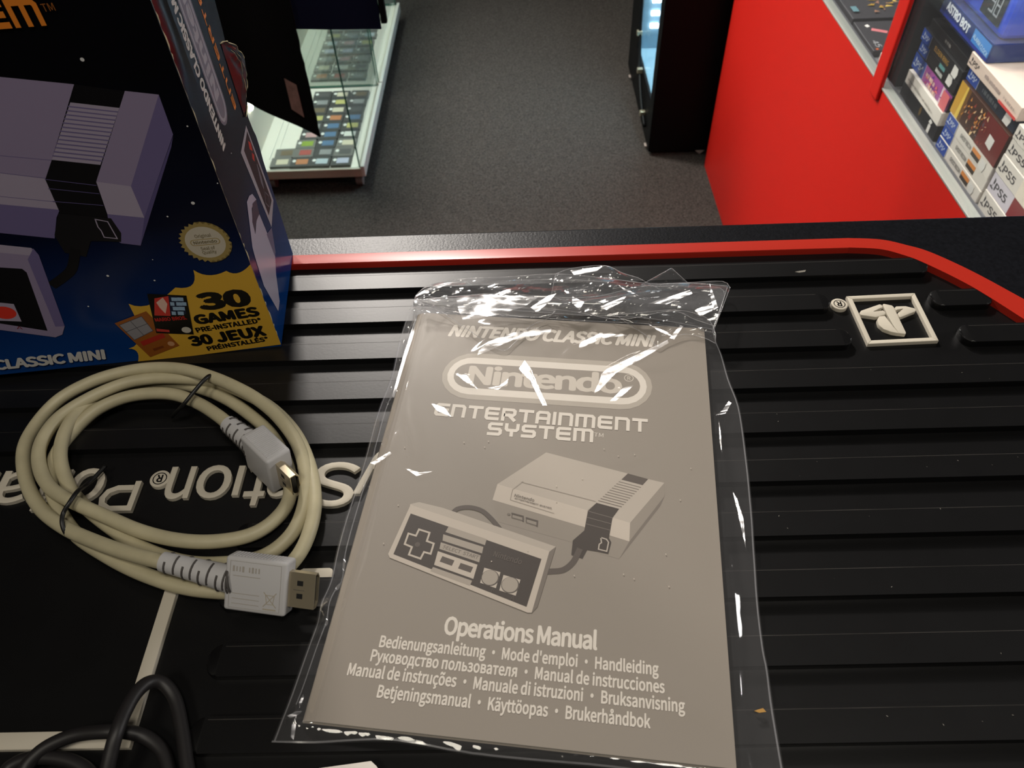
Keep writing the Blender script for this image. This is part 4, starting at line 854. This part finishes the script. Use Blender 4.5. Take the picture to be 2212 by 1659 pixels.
def purple(a, L, h):
    ps4(a, h, 40); rn = random.Random(4); a.tri(quad(41, L-.5, .5, h-.5), pk[3])
    for i in range(26): u, v = rn.uniform(42, L-12), rn.uniform(1, h-6); a.tri([(u, v), (u+rn.uniform(4, 10), v+1), (u+rn.uniform(3, 8), v+rn.uniform(2, 5.5))], pk[rn.randrange(4)])
    marks(a, (50, h*.52), (82, h*.48), 5.6, pk[4], 3); marks(a, (62, h*.16), (94, h*.12), 5, pk[4], 4); a.tri(quad(L-20, L-.5, .5, h-.5), pk[2])
    return [('price_tag', quad(100, 107, .8, h-.8), ink((206, 178, 190), .5), None)]
case('game_case', 'purple and pink patterned game case in the stack beside the post', 'game case', 914, 1043, -249.4, -227.0, 558, gblack, purple, GA)
case('game_case', 'black game case with pale teal title and torn price sticker beside the post', 'game case', 918, 1042, -226.8, -210.6, 559, gblack, spine('~~', 62, 86, ink((190, 190, 186)), (96, 112, .2, .95, None), [(66, 84, .62, .95, ink((86, 140, 140), .4))], v=.12), GA)
case('game_case', 'black game case with dull gold title and whole white price sticker beside the post', 'game case', 914, 1044, -210.4, -194.2, 557, gblack, spine('ELDEN RING', 46, 92, ink((150, 112, 46), .4), (106, 122, .12, .9, None), None), GA)
case('game_case', 'black game case with pale grey title, topmost of the stack beside the post', 'game case', 917, 1040, -194.0, -181.0, 561, gblack, spine('~~~', 52, 72, ink((120, 116, 112)), blue=False), GA)
flag = [(78, 100, .18, .5, ink((54, 44, 36), .4)), (78, 100, .5, .82, ink((206, 128, 60), .4))]
for i, (pos, st_) in enumerate((('lowest of three alike in the middle stack', None), ('second of three alike in the middle stack', None), ('upper of three alike in the middle stack', None))):
    z0 = -291 + i*16.6
    case('game_case', 'white and blue game case with orange picture, ' + pos, 'game case', 774, 904, z0, z0+16.4, 556+(i % 2)*.8, gwhite,
         spine('GHOST RECON', 44, 75, ink((92, 88, 86)), (104, 117, .1, .8, None) if i != 1 else None, flag, v=.38, ch=.3), GB)
gb_m = ink((66, 38, 26), .3)
def goldbox(a, L, h):
    a.tri(quad(.5, 22, .5, h-.5), ink((198, 150, 52), .3)); a.tri([(14, .5), (22, .5), (22, h-.5), (18, h-.5)], ink((226, 190, 84), .3)); a.tri(quad(22, 30, .5, h-.5), ink((110, 74, 30), .3)); a.tri(quad(76, L-.5, .5, h-.5), ink((104, 34, 30), .3))
    rn = random.Random(9); oc = [ink(c, .35) for c in ((216, 138, 52), (232, 196, 150), (168, 70, 30), (92, 82, 92), (140, 52, 40))]
    for i in range(60):
        u, v = rn.gauss(62, 14), rn.gauss(h*.45, h*.2); u = max(32, min(L-12, u)); v = max(3, min(h-8, v)); a.tri([(u, v), (u+rn.uniform(1, 5), v+rn.uniform(-2, 2)), (u+rn.uniform(0, 6), v+rn.uniform(2, 7))], oc[rn.randrange(5)])
    return [('price_sticker', [(98, 12), (112, 10), (113, 24), (99, 25)], paperw, None)]
case('game_box', 'thick golden brown boxed game with a fiery picture in the middle stack', 'game box', 773, 906, -241.2, -199.4, 556, gb_m, goldbox, GB, 140)
case('game_case', 'dark navy game case with white sticker above the golden brown box', 'game case', 776, 908, -199.2, -182.2, 560, ink((34, 40, 52), .35), spine('~~~~', 44, 86, ink((96, 100, 104)), (104, 120, .1, .95, None)), GB)
case('game_case', 'cream game case with red lower corner, topmost of the middle stack', 'game case', 774, 910, -182.0, -165.4, 555, ink((220, 198, 184), .4), lambda a, L, h: (ps4(a, h, 34, line=False, bg=None, tc_=ink((66, 60, 60)), txt='PS4'), marks(a, (46, h*.4), (88, h*.4), 4.6, ink((166, 148, 142)), 7), a.tri(quad(92, L-1, .4, h*.22), ink((206, 70, 66), .4)), marks(a, (98, h*.45), (126, h*.45), 3.2, ink((166, 148, 142)), 8), None)[-1], GB)
cl = [('white game case with plain white spine, lowest of the near stack', gwhite, None), ('pale lilac game case with dark red lower half in the near stack', ink((204, 196, 206), .4), ink((126, 36, 40), .4)), ('white game case with cream lower half in the near stack', gwhite, ink((226, 214, 200), .4)),
      ('white game case with dark navy lower half in the near stack', gwhite, ink((38, 40, 76), .4)), ('white game case with a slim spine, topmost of the near stack', gwhite, None)]
zz = -291
for i, (lb, bodyc, half) in enumerate(cl):
    hgt = (24, 24.6, 23.6, 20, 17.4)[i]
    def d_(a, L, h, half=half):
        ps4(a, h, 46, line=False, bg=None, tc_=ink((72, 68, 70)), txt='PS5')
        if half: a.tri(quad(52, L-.6, .4, h-.4), half)
    case('game_case', lb, 'game case', 612, 770, zz, zz+hgt-.2, 557+(i % 2)*1.0, bodyc, d_, GC); zz += hgt
# discs and cases lying on the near stack
for i, (lb, c_, y0, y1, z0, x0) in enumerate((('flat silver grey game case lying on the near stack', (150, 152, 164), 640, 766, -181, 575), ('flat black game case with orange picture lying on top of the near stack', (30, 32, 40), 648, 764, -166, 590))):
    t = thing('game_case', lb, 'game case', (x0+70, (y0+y1)/2, z0), GC); q = MB(); q.box(x0, x0+140, y0, y1, z0, z0+14.5, ink(c_, .3), 1); a = Art(q, (x0, y1, z0+14.5), (0, -1, 0), (1, 0, 0), .1, .05)
    a = Art(q, (x0, y0, z0+14.5), (1, 0, 0), (0, 1, 0), .1, .05)
    if i: a.tri(quad(14, 40, 50, 104), ink((224, 150, 40), .3)); a.tri(quad(16, 34, 58, 80), ink((240, 200, 90), .3))
    else: a.tri(quad(8, 120, 12, 110), ink((170, 178, 200), .3))
    part('case', q, t)
# boxed blue alarm clock on top of the stacks
blu = ink((28, 70, 200), .35); navy = ink((22, 40, 104), .35); lblu = ink((60, 130, 206), .35)
ak = thing('clock_package', 'blue alarm clock package with clear cover standing on the game stacks', 'package', (620, 955, -181))
q = MB(); q.box(557, 690, 876, 1022, -164.6, -142, navy, 1); a = Art(q, (557, 1022, -164.6), (0, -1, 0), (0, 0, 1), .15, .06)
a.tri(quad(96, 143, 1, 20), lblu); a.tri(quad(1, 143, .5, 4.5), ink((26, 44, 140), .35)); a.text('ASTRO BOT', (14, 9.6), (84, 7.4), 9.2, ink((214, 220, 230)), .05, px=False); a.text('ALARM CLOCK', (98, 10), (141, 5), 4.8, ink((190, 220, 240)), .02, px=False)
part('tray', q, ak); q = MB(); q.box(575, 680, 915, 1015, -180.9, -164.7, navy); part('tray_foot', q, ak)
clearp = film('clear_plastic', 0.04, (.8, .85, .95), 0.06, .9); q = MB(); q.box(557.5, 689, 877, 1021, -141.9, -30, clearp); part('clear_cover', q, ak)
for o in ():
    pass
kc = thing('alarm_clock', 'blue digital alarm clock with round dial inside the clear package', 'clock', (620, 950, -142))
q = MB(); q.box(566, 660, 884, 1000, -141.8, -64, blu, 6); a = Art(q, (566, 1000, -141.8), (0, -1, 0), (0, 0, 1), .2, .08); part('clock_body', q, kc)
q = MB(); q.box(563.5, 566.5, 898, 946, -132, -94, ink((16, 20, 24), .25), .6); a = Art(q, (563.5, 946, -132), (0, -1, 0), (0, 0, 1), .1, .05); lcd = ink((150, 156, 160), .4)
def seg7(u, v, w, h, on):
    P_ = {'a': ((0, h), (w, h)), 'b': ((w, h), (w, h/2)), 'c': ((w, h/2), (w, 0)), 'd': ((0, 0), (w, 0)), 'e': ((0, h/2), (0, 0)), 'f': ((0, h), (0, h/2)), 'g': ((0, h/2), (w, h/2))}
    for s_ in on: p0, p1 = P_[s_]; a.raw(*ribbon([(u+p0[0], v+p0[1]), (u+p1[0], v+p1[1])], 2.2), lcd)
seg7(18, 9, 9, 22, 'abcdg'); seg7(32, 9, 9, 22, 'abcdefg'); part('display', q, kc, label='dark display reading 38')
q = MB(); ring = [(562.8, 972+24*math.cos(t), -98+24*math.sin(t)) for t in [2*math.pi*i/40 for i in range(40)]]; q.tube(ring, 1.2, ink((170, 176, 200), .3), 8, close=True)
q.add([(565.4, 972, -98)] + [(565.2, 972+23*math.cos(t), -98+23*math.sin(t)) for t in [2*math.pi*i/32 for i in range(32)]], [(0, 1+i, 1+(i+1) % 32) for i in range(32)], ink((36, 32, 84), .3))
a = Art(q, (565, 996, -122), (0, -1, 0), (0, 0, 1), .3, .05); marks(a, (16, 12), (32, 11), 6, ink((160, 166, 180)), 5); part('dial', q, kc)
# flat boxes on the shelf beyond the post
def flat(lb, pts_y, pts_x, h, body, deco=None, nm='game_case', ang=0):
    x0, x1 = pts_x; y0, y1 = pts_y; t = thing(nm, lb, 'game case', ((x0+x1)/2, (y0+y1)/2, -291), 'game cases lying flat beyond the post'); q = MB(); q.box(x0, x1, y0, y1, -291, -291+h, body, 1)
    a = Art(q, (x0, y0, -291+h), (1, 0, 0), (0, 1, 0), .15, .06)
    if deco: deco(a)
    part('case', q, t)
dgrey = ink((62, 60, 64), .3)
def golden(a):
    rn = random.Random(2); oc = [ink(c, .35) for c in ((172, 136, 52), (206, 176, 96), (128, 88, 40), (150, 110, 90))]
    for i in range(46): u, v = rn.uniform(30, 126), rn.gauss(60, 22)-(0); a.tri([(u, v), (u+rn.uniform(3, 16), v+rn.uniform(-4, 4)), (u+rn.uniform(0, 12), v+rn.uniform(3, 9))], oc[rn.randrange(4)])
    a.tri(quad(6, 16, 20, 40), ink((96, 130, 140), .4))
flat('dark game case with golden picture lying flat beyond the red post', (1264, 1400), (551, 690), 14, dgrey, golden)
def dk45(a):
    a.text('45', (30, 7), (14, 14), 11, ink((170, 170, 176)), px=False) if False else a.text('45', (7, 34), (9, 12), 9, ink((176, 176, 180)), px=False)
    a.tri([(18, 70), (22, 78), (44, 66), (40, 58)], ink((206, 120, 126), .4)); a.tri([(13, 88), (19, 92), (21, 84), (15, 81)], ink((230, 224, 220), .4)); a.tri([(60, 60), (80, 74), (92, 52), (74, 44)], ink((176, 70, 92), .4)); a.tri([(64, 74), (74, 80), (80, 74), (68, 70)], ink((170, 160, 60), .4)); a.tri([(4, 6), (9, 8), (10, 4), (6, 2)], ink((190, 90, 50), .4))
flat('dark grey game case marked 45 lying flat beside the red post', (1158, 1262), (552, 690), 10, dgrey, dk45)
flat('red and green game case lying flat at the far end of the shelf', (1404, 1500), (551, 650), 12, ink((186, 44, 44), .3), lambda a: a.tri(quad(8, 40, 1, 9), ink((110, 160, 90), .4)))
flat('white game case lying flat against the divider by the red post', (1084, 1150), (560, 690), 12, gwhite)

# ---------------------------------------------------------------- tall black cabinet with blue-white light behind its side glass
black_cab = mat('cabinet_black', (9, 9, 10), 0.5, spec=.15); led = mat('led_white', (235, 245, 255), .5, emit=((.8, .93, 1.0), 9)); backp = mat('cabinet_liner', (150, 186, 206), .5)
tc_ = thing('lit_cabinet', 'tall black cabinet with blue white lights behind its side glass', 'cabinet', (600, 2200, -950))
X0, X1, Y0, Y1 = 368, 860, 1945, 2480
part('front_panel', MB().box(X0, X1, Y0, Y0+22, -938, 620, black_cab, 2), tc_)
part('corner_post', MB().box(X0, X0+7, Y0+22, Y0+50, -938, 620, black_cab, 1), tc_); part('corner_post', MB().box(X0, X0+7, 2316, Y1, -938, 620, black_cab, 1), tc_)
part('lower_panel', MB().box(X0, X0+7, Y0+50, 2316, -938, -806, black_cab, 1), tc_)
part('base', MB().box(X0+10, X1-10, Y0+24, Y1-24, -938, -822, black_cab), tc_)
part('back_panel', MB().box(X0+8, X1, Y1-20, Y1, -822, 620, black_cab), tc_); part('side_panel', MB().box(X1-20, X1, Y0+22, Y1-20, -822, 620, black_cab), tc_); part('roof_panel', MB().box(X0, X1, Y0, Y1, 620, 640, black_cab, 2), tc_)
part('inner_panel', MB().box(X0+120, X0+124, Y0+23, 2318, -820, 618, backp), tc_); part('inner_panel', MB().box(X0+8, X0+119, 2318, 2322, -820, 618, backp), tc_); part('inner_floor', MB().box(X0+8, X0+119, Y0+24, 2317, -821, -808, backp), tc_)
part('side_glass', MB().box(X0+2, X0+5, Y0+50, 2316, -806, 620, glass), tc_)
for zi in range(9):
    p = onY(1413 - 0*zi, 56, 2312); z0 = p[2] - 6 + zi*37
    for k in (-12, 2):
        part('led_module', MB().box(p[0]+k+zi*0, p[0]+k+11, 2308, 2318, z0, z0+12, led, 1.5), tc_)
for (x, y) in ((X0+8, Y0+40), (X0+150, Y0+8), (X0+8, 2400)):
    q = MB(); q.add([(x-14, y-9, -938), (x+14, y-9, -938), (x, y-9, -949.5), (x-14, y+9, -938), (x+14, y+9, -938), (x, y+9, -949.5)], [(0, 2, 1), (3, 4, 5), (0, 1, 4, 3), (1, 2, 5, 4), (2, 0, 3, 5)], ink((160, 146, 140), .4)); part('foot', q, tc_)
q = MB(); q.tube(catmull([(X0-5, 2020, -900), (X0-8, 2110, -860), (X0-7, 2200, -800), (X0-6, 2260, -700), (X0-5, 2300, -500)], 6), 5, black_cab, 8); part('side_cable', q, tc_, True)
for y, z in ((2060, -880), (2180, -810), (2250, -730)): part('cable_clip', MB().box(X0-16, X0, y-7, y+7, z-7, z+7, chrome, 1.5), tc_)
l = bpy.data.lights.new('cabinet_light', 'AREA'); l.shape = 'RECTANGLE'; l.size = .09; l.size_y = .3; l.energy = 6.5; l.color = (.55, .85, 1.0)
lo_ = bpy.data.objects.new('cabinet_light', l); C.objects.link(lo_); lo_.location = W((X0+62, 2160, 40)); lo_.rotation_euler = (0, 0, 0)

# ---------------------------------------------------------------- glass cases with game cartridges on the left
white_lam = mat('white_laminate', (226, 220, 208), 0.45); frame_w = mat('white_frame', (232, 228, 218), 0.35); caster_m = mat('caster_grey', (120, 112, 106), 0.4)
def glass_case(y0, y1, lb, lamp_on):
    g = thing('glass_case', lb, 'display case', (-590, (y0+y1)/2, -950)); x0, x1 = -745, -436
    part('base', MB().box(x0, x1-8, y0, y1, -908, -886, white_lam, 1.5), g); part('base_edge', MB().box(x1-8, x1+2, y0-2, y1, -910, -878, frame_w, 1.5), g, label='white side rail of the base'); part('base_edge', MB().box(x0, x1-8, y0-4, y0, -909, -884, ink((206, 190, 172), .4), 1), g)
    for cx_ in (x0+40, x1-22):
        for cy_ in (y0+24, y1-24):
            q = MB(); q.tube([(cx_-9, cy_, -930), (cx_+9, cy_, -930)], 19.5, caster_m, 18); q.box(cx_-12, cx_+12, cy_-10, cy_+10, -914, -908, caster_m); part('caster', q, g)
    part('front_pane', MB().box(x0, x1-12, y0+5, y0+9, -886, 350, glass_c), g); part('side_pane', MB().box(x1-16, x1-12, y0+9.2, y1-3, -886, 350, glass_c), g)
    part('pane_edge', MB().box(x1-13.2, x1-10.5, y0+5, y0+9, -886, 350, glass_edge), g, label='green edge of the glass'); part('pane_edge', MB().box(x1-15.9, x1-12.1, y1-3, y1-1, -886, 350, glass_edge), g, label='green edge of the glass')
    part('back_pane', MB().box(x0, x1-16.2, y1-8, y1-4, -886, 350, glass_c), g); q = MB(); q.box(x0, x1-16.2, y1-9, y1-3, -884, -880, glass_edge); part('pane_edge', q, g)
    part('left_panel', MB().box(x0-12, x0, y0, y1, -908, 350, white_lam), g); part('roof_panel', MB().box(x0-12, x1, y0, y1, 350, 362, white_lam), g)  # unseen roof, set high so its shadow darkens the floor in front
    q = MB(); q.tube([(x0+34, y0+60, -884.5), (x0+34, y1-30, -884.5)], 1.6, frame_w, 8); q.tube([(x0+52, y0+60, -884.5), (x0+52, y1-30, -884.5)], 1.6, frame_w, 8); part('rod', q, g)
    if lamp_on:
        q = MB(); p = onX(542, 230, x0+6); bm2 = bmesh.new(); bmesh.ops.create_uvsphere(bm2, u_segments=14, v_segments=8, radius=11); q.frombm(bm2, mat('case_led', (255, 250, 240), .5, emit=((1, .97, .9), 14)), lambda c: (p[0]+c.x*.5, p[1]+c.y, p[2]+c.z)); part('led_lamp', q, g)
    l = bpy.data.lights.new('case_light', 'AREA'); l.shape = 'RECTANGLE'; l.size = .2; l.size_y = (y1-y0-80)/1000; l.energy = 10.0; l.color = (.95, 1, .97)
    o = bpy.data.objects.new('case_light', l); C.objects.link(o); o.location = W((-640, (y0+y1)/2, 344)); o.rotation_euler = (0, 0, 0)
    return g
glass_case(1826, 2296, 'nearer white based glass case with rows of game cartridges', True)
glass_case(2306, 2900, 'farther white based glass case with rows of game cartridges', False)
lab = {'orange': (222, 122, 62), 'pale blue': (178, 196, 206), 'lilac': (184, 186, 216), 'red': (206, 72, 62), 'grey': (150, 150, 150), 'cream': (222, 206, 168), 'lime green': (152, 190, 36), 'blue': (74, 122, 174), 'white': (220, 218, 206), 'yellow': (206, 196, 92), 'pink': (214, 150, 150), 'brown': (128, 106, 74), 'dark grey': (92, 90, 90)}
names = list(lab); body_g = ink((112, 110, 106), .45); body_d = ink((70, 70, 70), .45)
def make_cart():
    t = thing('game_cartridge', 'x', 'game cartridge', (0, 0, 0)); q = MB(); q.prism([(-28, -22.6), (28, -22.6), (28, 18), (24, 22.6), (-28, 22.6)], 0.2, 8, body_g, .8); part('shell', q, t)
    q = MB(); q.prism([(-12, -13), (21, -13), (21, 12), (-12, 12)], 8.02, 8.5, ink((200, 200, 200))); part('label_sticker', q, t)
    q = MB(); q.prism([(-18+5.2*math.cos(a_), 4+6.4*math.sin(a_)) for a_ in [2*math.pi*i/12 for i in range(12)]], 8.02, 8.45, ink((228, 226, 220), .6)); part('price_sticker', q, t)
    return t
proto = make_cart(); pk_ = {c.name.split('.')[0]: c for c in proto.children}; lab_me = {}
for n_ in names:
    me = pk_['label_sticker'].data.copy(); me.materials.clear(); g_ = sum(lab[n_])/3; me.materials.append(ink([c_*.62+g_*.33 for c_ in lab[n_]], .4)); lab_me[n_] = me
shell_me = {0: pk_['shell'].data}; me = pk_['shell'].data.copy(); me.materials.clear(); me.materials.append(body_d); shell_me[1] = me
first = True
ORD = ['front', 'second', 'third', 'fourth', 'fifth', 'sixth', 'seventh', 'eighth', 'ninth', 'tenth']
def cart(x, y, z, rz, colour, dark, price, label, group):
    global first
    if first: r = proto; kids = list(proto.children); first = False
    else:
        r = proto.copy(); C.objects.link(r); kids = []
        for c_ in proto.children: k_ = c_.copy(); C.objects.link(k_); k_.parent = r; kids.append(k_)
    r.location = W((x, y, z)); r.rotation_euler = (0, 0, rz); r['label'] = label; r['group'] = group
    for k_ in kids:
        nm = k_.name.split('.')[0]
        if nm == 'label_sticker': k_.data = lab_me[colour]
        if nm == 'shell': k_.data = shell_me[dark]
        if nm == 'price_sticker' and not price: bpy.data.objects.remove(k_)
rows = [['orange', 'pale blue', 'lilac'], ['red', 'grey', 'dark grey'], ['lime green', 'blue', 'cream'], ['pink', 'blue', 'white'], ['grey', 'blue', 'yellow'], ['yellow', 'orange', 'blue'], ['brown', 'cream', 'dark grey'], ['grey', 'yellow', 'grey'], ['dark grey', 'cream', 'brown']]
rn = random.Random(12); cols = (-616, -559, -502); CN = ('left', 'middle', 'right')
for i, row in enumerate(rows):
    for j, c_ in enumerate(row):
        cart(cols[j]+rn.uniform(-2, 2)+i*.6, 1858+i*46.5, -886, rn.uniform(-.03, .03), c_, 1 if i > 2 else rn.randrange(2), not (i in (1,) and j < 2), 'game cartridge with %s label, %s of the %s row in the nearer glass case' % (c_, CN[j], ORD[i]), 'cartridges in the nearer glass case')
cart(-672, 1860, -886, .02, 'cream', 0, False, 'game cartridge with cream label at the left end of the front row, nearer glass case', 'cartridges in the nearer glass case')
cart(-668, 1905, -886, .05, 'brown', 0, False, 'game cartridge with brown label alone behind the left end of the front row', 'cartridges in the nearer glass case')
rows2 = [['orange', 'red', 'grey'], ['cream', 'white', 'dark grey'], ['grey', 'pink', 'grey'], ['lilac', 'lilac', 'dark grey'], ['pale blue', 'pink', 'yellow'], ['yellow', 'grey', 'pale blue'], ['white', 'orange', 'blue'], ['grey', 'red', 'cream']]
for i, row in enumerate(rows2):
    for j, c_ in enumerate(row):
        cart((-640, -580, -520)[j]+rn.uniform(-2, 2), 2352+i*58, -886, rn.uniform(-.03, .03), c_, 0, True, 'game cartridge with %s label, %s of the %s row in the farther glass case' % (c_, CN[j], ORD[i]), 'cartridges in the farther glass case')

# ---------------------------------------------------------------- dark cloth goods hanging between the counter and the glass cases
cloth_k = mat('black_cloth', (10, 10, 11), .9, spec=.15); cloth_n = mat('navy_cloth', (15, 18, 42), .9, spec=.15)
rail = MB(); rail.tube([(-800, 1240, 330), (60, 1240, 330)], 11, black_cab, 14); 
rl = thing('garment_rail', 'black rail that the dark cloth goods hang from', 'rail', (-370, 1240, 330)); part('bar', rail, rl)
for x in (-780, 40): part('hanger_rod', MB().tube([(x, 1240, 330), (x, 1240, RZ1)], 6, black_cab, 10), rl)
def cloth(name, lb, px, Yp, ztop, m_, skew=0.0, wav=3.0, tagpx=None):
    t = thing(name, lb, 'cloth panel', (onY(*px[0], Yp)[0], Yp, -200)); P_ = [onY(x, y, Yp) for x, y in px]        # bottom left, bottom right corners then right top, left top
    nx, nzv = 30, 40; bl_, br_, tr_, tl_ = P_
    def fn(s_, t2, off=0.0):
        a_ = bl_ + (br_-bl_)*s_; c_ = np.array([tl_[0] + (tr_[0]-tl_[0])*s_, Yp, ztop]); p = a_ + (c_-a_)*t2; return (p[0] + .9*math.sin(t2*150)*(1 if s_ > .98 else 0), Yp + wav*math.sin(s_*9+t2*2) + off, p[2])
    q = MB(); q.grid(lambda a_, b2: fn(a_, b2, -2.5), nx, nzv, m_); q.grid(lambda a_, b2: fn(a_, b2, 2.5), nx, nzv, m_)
    for fx in ((lambda s_, t2: fn(0, s_, -2.5+5*t2)), (lambda s_, t2: fn(1, s_, -2.5+5*t2)), (lambda s_, t2: fn(s_, 0, -2.5+5*t2)), (lambda s_, t2: fn(s_, 1, -2.5+5*t2))): q.grid(fx, 30 if True else nx, 1, m_)
    part('panel', q, t, True); return t
t = cloth('hanging_cloth', 'black cloth panel with a pale price tag hanging before the glass case', [(430, 168), (692, 296), (640, 0), (470, 0)], 1240, 330, cloth_k)
tgm = MB(); q = [onY(x, y, 1233) for x, y in ((614, 170), (640, 184), (657, 254), (630, 236))]; tgm.add(q + [p + np.array([0, 1.0, 0]) for p in q], [(0, 1, 2, 3), (7, 6, 5, 4), (0, 4, 5, 1), (1, 5, 6, 2), (2, 6, 7, 3), (3, 7, 4, 0)], mat('tag_paper', (150, 116, 108), .6, noise=(70, .25))); part('price_tag', tgm, t)
t = cloth('hanging_cloth', 'navy cloth panel with a straight hem hanging above the cartridges', [(600, 62), (824, 62), (824, 0), (600, 0)], 1262, 330, cloth_n, wav=1.0)
edge = MB(); p0, p1 = onY(824, 50, 1258), onY(836, 50, 1258); edge.box(p0[0], p1[0], 1256, 1268, p0[2], 330, cloth_k); part('edge_binding', edge, t)

l = bpy.data.lights.new('showcase_fill', 'AREA'); l.shape = 'RECTANGLE'; l.size = .03; l.size_y = 1.2; l.energy = 1.3; l.color = (1, .97, .94)  # unseen fill strip added inside the counter to light the game spines
o = bpy.data.objects.new('showcase_fill', l); C.objects.link(o); o.location = W((538, 1150, -26)); o.rotation_euler = (0, math.radians(-12), 0)
